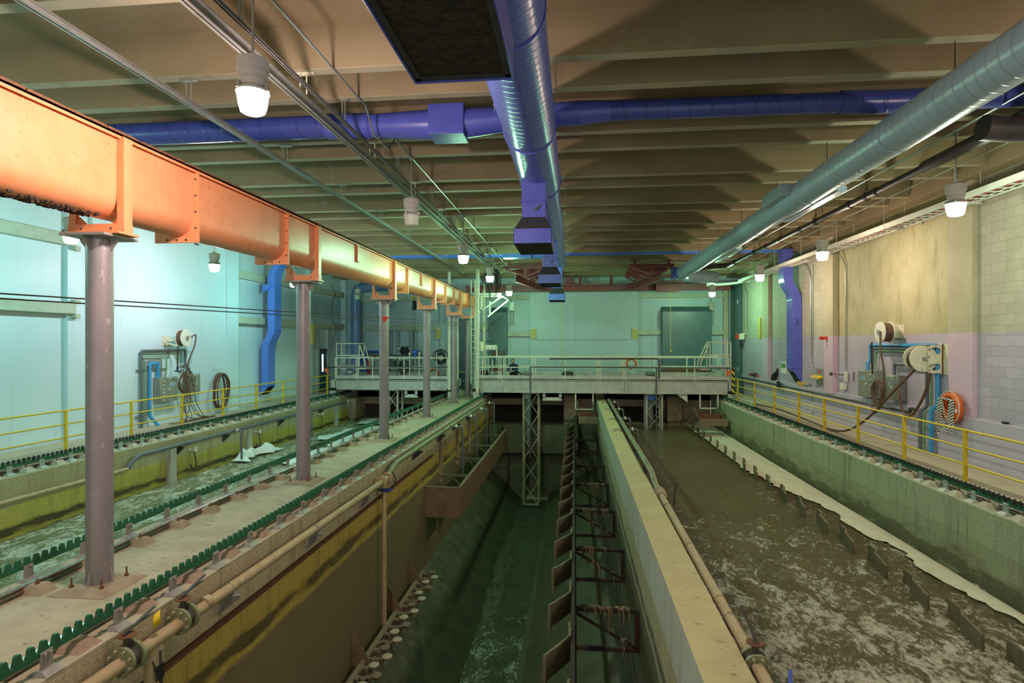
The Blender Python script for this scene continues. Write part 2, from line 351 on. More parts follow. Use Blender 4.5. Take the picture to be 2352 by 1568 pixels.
def grille(name):
    m, n, l, b = base_mat(name); b.inputs['Roughness'].default_value = .8; S = sep(n, l, coords(n, l))
    def ln(s, f): return mth(n, l, 'LESS_THAN', mth(n, l, 'FRACT', mth(n, l, 'MULTIPLY', s, f)), .3)
    k = mth(n, l, 'MAXIMUM', ln(S[0], 46), ln(S[1], 46))
    k = mth(n, l, 'MULTIPLY', k, ramp(n, l, noise_n(n, l, coords(n, l), 22, 3), [(.42, g(0)), (.6, g(1))]))
    l.new(mixc(n, l, k, (.010,.006,.004), (.085,.045,.018)), b.inputs['Base Color']); return m
mt['grille'] = grille('dusty_dark_grille')
# ------------------------------------------------------------------ the setting
YB, YE, YF = 36., 33.2, -7.
P = -.2
# ceiling: double-tee deck with its stems
b = MB(); b.box(-15.2, 10.2, YF, YB+.6, 7.35, 7.6)
for k in range(-5, 10):
    for y1 in (8.26+2.925*k, 9.25+2.925*k):
        b.hexa([(-15,y1-.19,6.75),(10,y1-.19,6.75),(10,y1,6.75),(-15,y1,6.75)], [(-15,y1-.25,7.36),(10,y1-.25,7.36),(10,y1+.05,7.36),(-15,y1+.05,7.36)])
cl = struct(b, 'ceiling', mt['ceil'], bevel=.012)
mt['soffit_lit'] = M('lit_stem_soffit', (.42,.385,.265), (.36,.33,.22), 3, .85, bmp=.1, world=True, spots=(.33,.28,.19), sscale=3)  # paler undersides: lamplight on the stem bottoms put into the colour
cl.data.materials.append(mt['soffit_lit'])
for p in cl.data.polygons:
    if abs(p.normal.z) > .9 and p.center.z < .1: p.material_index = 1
# left wall: thick panels with recessed bays between them
b = MB(); b.box(-15., -14.62, YF, YB, -.3, 7.4)
for y0, y1 in ((16.2, 23.0), (30.8, 31.15), (YF, 5.)): b.box(-14.7, -14.4, y0, y1, -.2, 7.4)
b.box(-14.7, -14.34, 23.0, 23.85, -.2, 7.4); b.box(-14.7, -14.5, 15.45, 16.25, -.2, 7.4); b.box(-14.7, -14.3, 35.6, 36, -.2, 7.4)
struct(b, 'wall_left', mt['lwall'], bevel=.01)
k = 0
for y0, y1 in ((5., 15.62), (23.85, 30.8), (31.15, 35.7)):
    for z0, z1 in ((5.62, 5.95), (3.66, 3.98)):
        k += 1; b = MB(); b.box(-14.66, -14.38, y0, y1, z0, z1)
        if y1 < 20: b.box(-14.66, -14.36, y1-.05, y1+.14, z0-.12, z0+.02); b.box(-14.66, -14.36, y1-.05, y1+.14, z1-.02, z1+.10)
        struct(b, 'trim_%d' % k, mt['girt'], bevel=.012)
# back wall
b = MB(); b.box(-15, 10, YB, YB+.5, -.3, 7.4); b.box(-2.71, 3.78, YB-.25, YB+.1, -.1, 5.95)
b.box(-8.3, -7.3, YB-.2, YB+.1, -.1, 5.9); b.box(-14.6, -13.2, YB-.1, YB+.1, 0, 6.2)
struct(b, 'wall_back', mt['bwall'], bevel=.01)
for x0, x1, z0, z1 in ((-13.9, -8.3, 3.58, 3.9), (-7.3, -5.1, 3.58, 3.9), (-4.1, -2.71, 3.2, 3.52), (3.78, 5.15, 3.3, 3.62), (8.05, 8.95, 3.3, 3.62), (3.78, 8.95, 5.5, 5.78), (-6, -2.71, 5.45, 5.75), (-13.9, -8.3, 5.4, 5.7)):
    k += 1; b = MB(); b.box(x0, x1, YB-.22, YB+.1, z0, z1); struct(b, 'trim_%d' % k, mt['girt'], bevel=.012)
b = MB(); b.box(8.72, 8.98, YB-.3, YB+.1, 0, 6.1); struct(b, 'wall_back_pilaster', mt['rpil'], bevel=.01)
# right wall: block bays, pilasters, one concrete bay, low upstand wall
b = MB()
for y0, y1 in ((YF, 14.72), (23., 29.1), (30.05, 33.95)): b.box(9.3, 9.9, y0, y1, .9, 7.4)
struct(b, 'wall_right', mt['rblock'])
b = MB(); b.box(9.3, 9.9, 15.6, 22.0, .9, 7.4); struct(b, 'wall_right_concrete', mt['rconc'])
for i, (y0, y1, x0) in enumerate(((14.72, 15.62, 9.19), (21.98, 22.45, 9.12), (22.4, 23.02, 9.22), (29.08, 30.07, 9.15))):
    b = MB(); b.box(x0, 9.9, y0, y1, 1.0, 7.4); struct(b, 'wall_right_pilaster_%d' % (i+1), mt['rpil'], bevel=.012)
b = MB(); b.box(9.16, 9.9, YF, 33.6, -.2, 1.08); struct(b, 'baseboard_right', mt['rconc'], bevel=.015)
b = MB(); b.box(8.95, 9.9, YF, YB, 6.62, 7.4); struct(b, 'trim_90', mt['ceil'], bevel=.015)
b = MB(); b.box(9.24, 9.9, 33.95, YB, 0, 6.4); d = struct(b, 'wall_right_end', mt['tealdark'])
b = MB(); b.box(9.16, 9.26, 34.0, 34.35, 0, 6.1); b.box(9.16, 9.26, 35.6, 35.95, 0, 6.1); b.box(9.19, 9.25, 34.35, 35.6, 0, 6.0); b.box(9.14, 9.26, 34.0, 35.95, 6.0, 6.2)
dr = struct(b, 'door_2', mt['teal'], bevel=.01)
for z in (1.2, 3.1, 5.0):
    b = MB(); b.box(9.12, 9.18, 34.3, 34.42, z, z+.25); b.build('hinge', mt['plate_galv'], dr)
# floors
b = MB(); b.box(7.87, 9.9, YF, YE, -.9, 0); struct(b, 'floor', mt['walk'], bevel=.02)
b = MB(); b.box(-15, -13.2, YF, YE, -.9, 0); struct(b, 'floor_left', mt['walk'], bevel=.02)
b = MB(); b.box(-15, 9.9, YE, YB+.2, -.35, 0); struct(b, 'floor_back', mt['walk'], bevel=.02)
# tank walls
b = MB(); b.box(7.41, 8.6, YF, YE, -8, P); struct(b, 'wall_tank_right', mt['tank_right'], bevel=.02)
b = MB(); b.box(-14., -12.65, YF, YE, -8, P); struct(b, 'wall_tank_left', mt['tank_left'], bevel=.02)
b = MB(); b.box(-7.05, -4.75, YF, YE, -8, P-.04); struct(b, 'wall_platform', mt['tank_plat'], bevel=.02)
b = MB(); b.box(-7.05, -4.75, YF, YE, P-.05, P); struct(b, 'floor_platform', mt['conc'], bevel=.008)
b = MB(); b.box(1.16, 1.61, YF, YE, -8, P-.012); struct(b, 'wall_divider', mt['tank_div'], bevel=.012)
mt['divtop'] = M('weathered_tan_concrete', (.54,.48,.245), (.45,.395,.20), 1.6, .8, bmp=.2, world=True, spots=(.28,.24,.13), sscale=5, stretch=(1,1.6,1))
b = MB(); b.box(1.15, 1.62, YF, YE, P-.015, P); struct(b, 'floor_divider', mt['divtop'], bevel=.008)
# end wall of the tanks with its openings
b = MB()
def endwall(x0, x1, o0, o1, zt, zb):
    b.box(x0, x1, YE, YE+.4, zt, 0); b.box(x0, x1, YE, YE+.4, -8, zb)
    b.box(x0, o0, YE, YE+.4, zb, zt); b.box(o1, x1, YE, YE+.4, zb, zt)
endwall(-12.65, -7.05, -12.3, -7.6, -.72, -1.75); endwall(-4.75, 1.16, -4.6, -.62, -.69, -1.72); endwall(1.61, 7.41, 1.9, 5.0, -.72, -1.75)
b.box(-4.75, .2, 32.45, YE+.1, -3.3, -1.72); b.box(1.61, 7.41, 32.9, YE+.1, -2.4, -1.56); b.box(-12.65, -7.05, 32.9, YE+.1, -2.4, -1.52)
b.box(5.0, 5.75, 32.6, YE+.1, -3, -.1); b.box(-.6, .12, 32.5, YE+.1, -3.3, -.1); b.box(-12.7, -12.2, 31.8, YE+.1, -3, -.3); b.box(-7.4, -7.0, 32.4, YE+.1, -3, -.3)
struct(b, 'wall_tank_end', mt['tank_end'], bevel=.02)
b = MB(); b.box(-12.7, 7.5, 34.6, 34.7, -3, -.3); struct(b, 'wall_channel_back', mt['dark'])  # wall coloured black for the shade seen through the openings
# drained middle tank: sloped sides and trench
b = MB(); b.add([(-4.76,YF,-4.3),(-4.76,YE,-4.3),(-2.95,YE,-6.05),(-2.95,YF,-6.05)], [(0,1,2,3)])
b.add([(-1.52,YF,-6.4),(-1.52,YE,-6.4),(-1.45,YE,-5.6),(-1.45,YF,-5.6),(-1.3,YF,-5.55),(-1.3,YE,-5.55),(1.17,YE,-4.1),(1.17,YF,-4.1)], [(0,1,2,3),(3,2,5,4),(4,5,6,7)])
struct(b, 'floor_tank', mt['slope'], smooth=False)
# water
def water_sheet(name, label, x0, x1, y0, y1, z, m, amp, fq, step, fade=None):
    nx = int((x1-x0)/step); ny = int((y1-y0)/step); vs = []; fs = []
    for j in range(ny+1):
        y = y0+(y1-y0)*j/ny; a = amp*(1 if not fade else max(.25, min(1, 1-(y-fade[0])/(fade[1]-fade[0]))))
        for i in range(nx+1):
            x = x0+(x1-x0)*i/nx; p = Vector((x*fq, y*fq*1.2, 0))
            vs.append((x, y, z+a*(noise.noise(p)+.5*noise.noise(p*2.3+Vector((9,3,1)))+.25*noise.noise(p*5.1))))
    for j in range(ny):
        for i in range(nx):
            q = j*(nx+1)+i; fs.append((q, q+1, q+nx+2, q+nx+1))
    b = MB(); b.add(vs, fs); o = b.build(name, m, sharp=3)
    return tag(o, label, 'water', kind='stuff')
water_sheet('tank_water', 'brown churning foamy water filling the right-hand tank', 1.615, 7.405, 2., 32.88, -1.67, mt['water_r'], .05, 1.6, .10, (11, 20))
water_sheet('tank_water', 'green bubbling water in the tank beside the blue wall', -12.645, -7.055, 4., 32.88, -1.58, mt['water_l'], .06, 1.8, .12, (14, 26))
water_sheet('trench_water', 'dark green swirling water at the bottom of the drained tank', -3.0, -1.45, 3., 33.1, -6.0, mt['water_m'], .03, 1.2, .12)
def foam_sheet(name, label, fx0, fx1, y0, y1, z, m, th=.03, step=.14):
    n = int((y1-y0)/step); vs = []; fs = []; kx = 7
    for j in range(n+1):
        y = y0+(y1-y0)*j/n; a = fx0(y); c = fx1(y)
        for i in range(kx+1):
            t = i/kx; e = min(1, 4*t*(1-t)+.0)*min(1, 6*min(j, n-j)/n+.02)
            vs.append((a+(c-a)*t, y, z+th*e*(1+.6*noise.noise(Vector((a+(c-a)*t, y, 0))*4))))
    for j in range(n):
        for i in range(kx):
            q = j*(kx+1)+i; fs.append((q, q+1, q+kx+2, q+kx+1))
    b = MB(); b.add(vs, fs); o = b.build(name, m, sharp=3); return tag(o, label, 'foam', kind='stuff')
nz = lambda y, s, q: s*(noise.noise(Vector((y*.45, q, 0)))+.6*noise.noise(Vector((y*1.4, q, 5)))+.35*noise.noise(Vector((y*4, q, 9))))
def scum_in(y):   # inner edge of the scum band beside the right wall
    far = 5.98 if y > 21 else 5.98+.72*min(1, (21-y)/4); return min(7.25, far+nz(y, .30, 2) + (.25 if y < 14 else 0)) if y < 22 else 6.0+nz(y, .05, 2)
foam_sheet('scum_band', 'cream scum floating along the right tank wall', scum_in, lambda y: 7.33, 6., 32.6, -1.63, mt['foam'])
foam_sheet('white_scum', 'white foam collected under the green toothed bar by the platform', lambda y: -10.4+nz(y, .5, 7)+max(0, (20-y)*.7), lambda y: -7.06, 16.5, 32., -1.47, mt['foamw'])
foam_sheet('white_scum', 'white foam drift below the last drop pipes of the left tank', lambda y: -11.5+nz(y, .5, 3), lambda y: -9.2+nz(y, .9, 8), 25.2, 28.6, -1.49, mt['foamw'])
foam_sheet('white_scum', 'white foam strip at the far end of the left tank', lambda y: -11.6+nz(y, .3, 4), lambda y: -7.3, 30.3, 32.4, -1.49, mt['foamw'])
foam_sheet('foam_mound', 'small white foam mound against the left tank wall', lambda y: -12.55, lambda y: -11.9+nz(y, .6, 1), 20.3, 22.9, -1.50, mt['foamw'], .28, .08)
# ------------------------------------------------------------------ lamps
def lamp(x, y, z, kind, label, ztop=6.75, grp='pendant lamps'):
    t = thing('pendant_lamp', label, 'lamp', (x, y, z-.17))
    b = MB(); b.cyl((x,y,z+.42), (x,y,ztop), .014, 8); b.build('rod', mt['conduit'], t)
    b = MB(); b.lathe([(.03,.47),(.05,.44),(.12,.42),(.165,.40),(.168,.29),(.15,.27),(.15,.20),(.135,.185),(.125,.12),(.10,.10),(.135,.085),(.17,.075),(.17,.05),(.02,.05)], (x,y,z)); h = b.build('housing', mt['lampbody'], t)
    b = MB()
    for a in range(3):
        c = Vector((math.cos(a*2.1), math.sin(a*2.1), 0))*.16; b.box(x+c.x-.02, x+c.x+.02, y+c.y-.02, y+c.y+.02, z+.06, z+.13)
    b.build('clip', mt['conduit'], h)
    b = MB(); b.lathe([(.165,.05),(.16,.03),(.145,-.08),(.125,-.15),(.09,-.17),(0,-.175)], (x,y,z), n=14); b.build('glass', mt['lamp_'+kind], t)
    return t
for x, y, kind, lab in ((-3.42, 5.95, 'near', 'glaring pinkish pendant lamp, nearest of its row, before the blue cross duct'),
    (-3.42, 12.09, 'off', 'unlit pendant lamp with pale frosted glass hanging over the middle tank'),
    (-3.42, 17.9, 'green', 'lit greenish pendant lamp next after the unlit one over the middle tank'),
    (-3.42, 23.6, 'green', 'lit greenish pendant lamp beside the hanging heap of cables'),
    (-3.42, 30.6, 'green', 'farthest lit pendant lamp of the middle row, before the back wall'),
    (-11.6, 12.45, 'cyan', 'cyan glowing pendant lamp beside the nearest mauve column top'),
    (-11.6, 17.9, 'white', 'white glowing pendant lamp under the orange channel, above the left hose reel'),
    (-11.6, 23.3, 'cyan', 'small lit pendant lamp half hidden behind the second column head'),
    (-11.6, 30.5, 'off', 'unlit pendant lamp before the pale blue corner riser'),
    (7.02, 11.7, 'pale', 'bright white pendant lamp under the tray, nearest on the right'),
    (7.02, 17.6, 'warm', 'bright warm pendant lamp over the right walkway, before the concrete bay'),
    (7.02, 23.3, 'warm', 'bright warm pendant lamp before the blue wall duct on the right'),
    (7.02, 31.1, 'green', 'bright greenish pendant lamp at the far right corner'),
    (-3.42, .2, 'pink', 'unseen pinkish pendant lamp added to the middle row above the camera'),  # this and the next two unseen, added along the rows as fill light
    (-11.6, 6.4, 'cyan', 'unseen cyan pendant lamp added to the left row before the picture edge'),
    (7.02, 5.6, 'pink', 'unseen pinkish pendant lamp added to the right row before the picture edge')):
    lamp(x, y, 5.45 if x == -3.42 else 5.3 if x < 0 else 5.35, kind, lab)
# ------------------------------------------------------------------ orange open channel on its columns
CY = [6.76, 12.306, 17.79, 23.09, 28.43, 32.13]; CX = -5.905
t = thing('steel_channel', 'long orange painted steel channel carried high on six columns', 'channel', (CX, 17, 4.2))
def u_prof(hw, zb, zt, n=10):
    return [(CX-hw, zt)]+[(CX-hw*math.cos(a), zb+hw-hw*math.sin(a)) for a in [PI*i/n for i in range(n+1)]]+[(CX+hw, zt)]
ZBT = lambda y: 4.29+.0145*y   # the channel bed rises towards the far end
outer = u_prof(.275, 4.36, 5.41); inner = u_prof(.262, 4.373, 5.41)
b = MB(); n = len(outer); Y0, Y1 = 2.2, 32.4
vs = [(x,y,z) for y in (Y0, Y1) for x, z in u_prof(.275, ZBT(y), 5.41)+u_prof(.262, ZBT(y)+.013, 5.41)]; m = 2*n; fs = []
for i in range(n-1):
    fs += [(i, i+1, m+i+1, m+i), (n+i, m+n+i, m+n+i+1, n+i+1)]
fs += [(0, m, m+n, n), (n-1, 2*n-1, m+2*n-1, m+n-1)]
b.add(vs, fs); ch = b.build('channel_shell', mt['orange'], t)
for s in (-1, 1):
    b = MB(); b.box(CX+s*.275, CX+s*.335, Y0, Y1, 5.385, 5.41); b.box(CX+s*.325, CX+s*.335, Y0, Y1, 5.35, 5.41); b.build('rim_angle', mt['orange'], t)
b = MB()
for k in range(700):
    y = 2.4+R.random()**1.3*29; s = .012+R.random()*.025
    b.box(CX+.27+R.random()*.05, CX+.345+R.random()*.01, y, y+s*5, 5.405, 5.42+s*.5)
tag(b.build('crust', mt['rust'], t, smooth=False), kind='stuff')
b = MB()
for k in range(900):
    a = R.uniform(-1, .5); y = R.uniform(3, 6.6); s = R.uniform(.004, .013); x = CX+.275*math.sin(a); z = ZBT(y)+.275-.275*math.cos(a)
    b.box(x-s, x+s, y-s, y+s*2, z-s*1.6, z+.01)
tag(b.build('underside_crust', mt['crust'], t, smooth=False), 'flaky black crust under the nearest stretch', kind='stuff')
def cradle(y):
    b = MB()
    for s in (-1, 1):
        x = CX+s*.325; b.box(x-.045, x+.045, y-.055, y-.03, 4.2, 5.38); b.box(x+s*.040-.006, x+s*.040+.008, y-.05, y+.085, 4.205, 5.375)
        b.prism([(CX+s*.28, 4.295), (CX+s*.28, 4.295+min(.17, ZBT(y)-4.27)), (CX+s*.15, 4.295)], 1, y-.02, y+.02)
    b.box(CX-.378, CX+.378, y-.06, y+.09, 4.2, 4.31); b.box(CX-.39, CX+.39, y-.16, y+.18, 4.172, 4.20)
    c = b.build('cradle', mt['orange'], t)
    for sx in (-.2, .2):
        b = MB(); b.cyl((CX+sx, y-.062, 4.25), (CX+sx, y-.05, 4.25), .016, 6); b.build('bolt', mt['darkmetal'], c)
for y in CY: cradle(y)
for y in (8.2, 10.97, 19.3, 25.2, 27.0, 30.4):
    b = MB()
    for d in (-.017, .003):
        zq = ZBT(y)-.085; poly = [(CX-.345, 5.38), (CX-.345, zq), (CX+.345, zq), (CX+.345, 5.38)]+[(x, z) for x, z in reversed([(a, min(c_, 5.38)) for a, c_ in u_prof(.275, ZBT(y), 5.41)])]
        b.prism(poly, 1, y+d, y+d+.014)
    c = b.build('joint_flange', mt['orange'], t, smooth=False)
    if y < 20:
        for x, z in [(CX+.31, 5.26-.24*i) for i in range(5)]+[(CX+.31-.15*i, ZBT(y)-.045) for i in range(1, 4)]:
            b = MB(); b.cyl((x, y-.035, z), (x, y+.035, z), .014, 6); b.build('bolt', mt['darkmetal'], c)
for y in (14.76, 21.2): 
    b = MB(); b.box(CX+.27, CX+.33, y-.09, y+.09, 4.92, 5.38); b.build('stiffener', mt['orange'], t, bevel=.015)
t0 = None
for i, y in enumerate(CY):
    lab = ['mauve-grey pipe column nearest the camera, its grouted foot on the platform', 'second pipe column from the camera, beside the bright blue wall duct', 'third pipe column from the camera, torn red tag near its head', 'fourth pipe column from the camera, pale green in the lamplight', 'fifth pipe column, just before the two bridges', 'sixth and farthest pipe column, between the two bridges'][i]
    if t0 is None:
        t = thing('pipe_column', lab, 'column', (CX, y, P), 'columns under the orange channel')
        b = MB(); b.cyl((CX,y,P+.03), (CX,y,4.14), .148, 28); b.build('shaft', mt['column'], t)
        b = MB(); b.box(CX-.30, CX+.30, y-.28, y+.28, 4.135, 4.168); b.build('cap_plate', mt['plate'], t, bevel=.004)
        for a in range(4):
            dx, dy = [(1,0),(0,1),(-1,0),(0,-1)][a]
            for z0, z1, nm in ((4.135, 3.97, 'cap_gusset'), (P+.05, P+.24, 'foot_gusset')):
                b = MB(); w_ = .27 if nm == 'cap_gusset' else .20
                q = [(.14, z0), (w_, z0), (w_-.02, z0+(z1-z0)*.25), (.15, z1), (.14, z1)]
                if dx: b.prism([(CX+dx*r, z) for r, z in q], 1, y-.008, y+.008)
                else: b.prism([(y+dy*r, z) for r, z in q], 0, CX-.008, CX+.008)
                b.build(nm, mt['plate'], t, smooth=False)
        b = MB(); q = .38; p_ = .27
        b.hexa([(CX-q,y-q,P),(CX+q,y-q,P),(CX+q,y+q,P),(CX-q,y+q,P)], [(CX-p_,y-p_,P+.055),(CX+p_,y-p_,P+.055),(CX+p_,y+p_,P+.055),(CX-p_,y+p_,P+.055)])
        b.build('grout_pad', mt['conc_dirty'], t, bevel=.015)
        for sx in (-1, 1):
            for sy in (-1, 1):
                b = MB(); b.cyl((CX+sx*.2,y+sy*.2,P+.05), (CX+sx*.2,y+sy*.2,P+.17), .011, 8); b.cyl((CX+sx*.2,y+sy*.2,P+.055), (CX+sx*.2,y+sy*.2,P+.08), .026, 6); b.build('anchor_bolt', mt['rust'], t)
        t0 = t
    else: dup(t0, None, (CX, y, P), lab)
b = MB(); yy = 17.79; b.add([(CX+.13,yy-.15,3.64),(CX+.16,yy-.02,3.60),(CX+.05,yy-.17,3.45),(CX-.02,yy-.17,3.62)], [(0,1,2,3)])
tag(b.build('torn_tag', mt['red']), 'torn dark red tag stuck on the third pipe column', 'tag')
# ------------------------------------------------------------------ toothed racks, crane rails
def rack(label, x, side, y0, y1, bk0, bkp, plate, greasy):
    t = thing('toothed_rack', label, 'rack', (x, (y0+y1)/2, P), 'green toothed bars along the tanks'); pt = .128; n = int((y1-y0)/pt)
    b = MB(); b.box(x-.02, x+.02, y0, y0+n*pt, -.040, .0); b.build('bar', mt['rackgreen'], t)
    b = MB()
    for i in range(n):
        y = y0+i*pt
        b.prism([(y+.016,-.004),(y+.112,-.004),(y+.096,.045),(y+.088,.084),(y+.076,.097),(y+.052,.097),(y+.040,.084),(y+.032,.045)], 0, x-.019, x+.019)
    b.build('teeth', mt['rackdark'] if greasy else mt['rackgreen'], t, smooth=False)
    if greasy:
        b = MB()
        for i in range(n):
            y = y0+i*pt
            if y > 26: break
            b.tube([(x+R.uniform(-.01,.01), y+.03, .07), (x, y+.064, .095+R.uniform(0,.008)), (x+R.uniform(-.01,.01), y+.1, .068)], .026, 5)
        tag(b.build('grease', mt['rubber'], t), 'thick black grease on the teeth', kind='stuff')
    px = x+side*.028; k = 0; y = bk0
    while y < y1:
        b = MB(); b.box(px-.007, px+.007, y-.065, y+.065, P+.03, .005)
        b.hexa([(px-.10,y-.10,P),(px+.10,y-.10,P),(px+.10,y+.10,P),(px-.10,y+.10,P)], [(px-.03,y-.075,P+.045),(px+.03,y-.075,P+.045),(px+.03,y+.075,P+.045),(px-.03,y+.075,P+.045)]) if side*x < 0 or greasy else None
        b.cyl((px+side*.002,y+.02,-.02), (px+side*.03,y+.02,-.02), .019, 6)
        if k % 3 == 1: b.cyl((px+side*.002,y-.03,-.02), (px+side*.03,y-.03,-.02), .019, 6)
        b.build('bracket', plate, t, bevel=.004 if y < 12 else 0); y += bkp; k += 1
def crane_rail(label, x, y0, y1, pad0, padp, padm, outside):
    t = thing('crane_rail', label, 'rail', (x, (y0+y1)/2, P), 'crane rails of the travelling bridges')
    b = MB()
    b.prism([(x-.065,P+.03),(x+.065,P+.03),(x+.065,P+.045),(x+.012,P+.06),(x+.012,P+.075),(x-.012,P+.075),(x-.012,P+.06),(x-.065,P+.045)], 1, y0, y1); b.build('rail_web', mt['rail'], t)
    b = MB(); b.box(x-.033, x+.033, y0, y1, P+.073, P+.10); b.build('rail_head', mt['railsteel'], t, bevel=.006)
    y = pad0
    while y < y1:
        b = MB(); q = [(-.17,-.14),(.17,-.14),(.17,.14),(-.17,.14)]; h = [(-.08,-.07),(.08,-.07),(.08,.07),(-.08,.07)]
        ox = outside*.13
        j = lambda: R.uniform(-.02, .02)
        b.hexa([(x+ox+a+j(), y+c+j(), P) for a, c in q], [(x+ox+a, y+c+j(), P+.095) for a, c in h])
        pd = b.build('grout_chair', padm, t, smooth=False)
        b = MB(); b.cyl((x+ox,y,P+.09), (x+ox,y,P+.155), .012, 6); b.cyl((x+ox,y,P+.095), (x+ox,y,P+.12), .026, 6); b.build('anchor_bolt', mt['rust'], pd)
        y += padp
mt['padpale'] = M('pale_grout', (.50,.47,.36), (.38,.33,.22), 6, .9, bmp=.4, world=True)
mt['padred'] = M('rusty_grout', (.37,.26,.18), (.26,.175,.115), 8, .9, bmp=.5, world=True)
rack('green toothed bar on the platform edge over the drained tank', -4.87, 1, 3.2, 33, 4.08, .855, mt['plate'], False)
rack('green toothed bar on the platform edge over the left tank water', -6.97, 1, 4.2, 33, 5.11, .853, mt['plate'], False)
rack('greasy green toothed bar on the ledge of the right tank wall', 7.60, -1, 5., 33, 5.3, .85, mt['plate_galv'], True)
rack('greasy green toothed bar on the ledge of the left tank wall', -12.90, 1, 8., 33, 8.84, .83, mt['plate_galv'], True)
crane_rail('crane rail on the platform behind the nearest toothed bar', -5.10, 3., 33, 4.52, .855, mt['padred'], 1)
crane_rail('crane rail on the platform left of the columns', -6.65, 4., 33, 6.52, .853, mt['conc_dirty'], 1)
crane_rail('crane rail on the ledge of the right tank wall', 7.72, 5., 33, 5.75, .85, mt['padpale'], -1)
crane_rail('crane rail on the ledge of the left tank wall', -13.02, 8., 33, 9.27, .83, mt['padpale'], 1)
# ------------------------------------------------------------------ yellow guard railings
def railing(label, x, ys, y0, y1, side, top):
    t = thing('guard_railing', label, 'railing', (x, (y0+y1)/2, 0))
    for y in ys:
        b = MB(); b.box(x-.035, x+.035, y-.006, y+.006, 0, top); b.box(x-side*.035-.006, x-side*.035+.006, y-.03, y+.03, 0, top); b.build('post', mt['yellow'], t)
    for z, nm, r in ((top, 'top_rail', .024), (top*.66, 'mid_rail', .02), (top*.33, 'low_rail', .02)):
        b = MB(); b.cyl((x, y0, z), (x, y1, z), r, 10); b.build(nm, mt['yellow'], t)
railing('yellow three-bar guard railing along the right walkway', 7.95, [3.6,5.9,8.2,10.55,12.93,15.17,17.5,19.75,21.9,24.5,27.1,29.8], 2.5, 32.2, 1, 1.04)
railing('yellow three-bar guard railing along the left walkway', -13.3, [7.,9.35,11.7,14.1,16.4,18.7,21.05,23.4,25.7,28.1,30.5], 6., 33, -1, 1.05)
t = thing('guard_railing', 'yellow guard railing on the back walkway behind the bridges', 'railing', (0, 34.2, 0))
for x in (-12.6,-10.8,-8.9,-8.6,-6.4,-4.5,-1.0,-.75,1.35,1.6,3.6,5.7,5.95,8.):
    b = MB(); b.box(x-.03, x+.03, 34.17, 34.23, 0, 1.07); b.build('post', mt['yellow'], t)
for z in (1.07, .55):
    b = MB(); b.cyl((-13, 34.2, z), (8.6, 34.2, z), .024, 8); b.build('rail', mt['yellow'], t)
# ------------------------------------------------------------------ main blue duct with its four outlets
DX, DZ = -.69, 6.14
t = thing('ventilation_duct', 'big glossy blue spiral duct hung along the middle of the ceiling', 'duct', (DX, 12, DZ-.4))
mt['spiral_blue_seg'] = mt['spiral_blue']
def ductseg(y0, y1, r, r1=None, m='spiral_blue', name='duct_section'):
    b = MB(); o = DZ+.40-r; o1 = DZ+.40-(r1 or r)
    c0, c1 = Vector((DX+(.4-r)*.35, y0, o)), Vector((DX+(.4-(r1 or r))*.35, y1, o1))
    b.tube([c0, c1], [r, r1 or r], 40); ob = b.build(name, mt[m], t)
    # put the part's origin on the duct axis, so that the seams wind round it
    d = c0-WL[t.name]; ob.data.transform(Matrix.Translation(-d)); ob.location = d; WL[ob.name] = c0
ductseg(-1., 12.0, .40); ductseg(12.0, 12.5, .40, .34, 'blue', 'reducer'); ductseg(12.5, 19.0, .34); ductseg(19.0, 19.4, .34, .27, 'blue', 'reducer')
ductseg(19.4, 25.9, .27); ductseg(25.9, 26.1, .27, .1, 'blue', 'end_cap')
for y in (2.6, 5.8, 9., 12.,):
    b = MB(); b.torus((DX, y, DZ), (0,1,0), .405, .012, 40, 6); b.build('joint_band', mt['blue'], t)
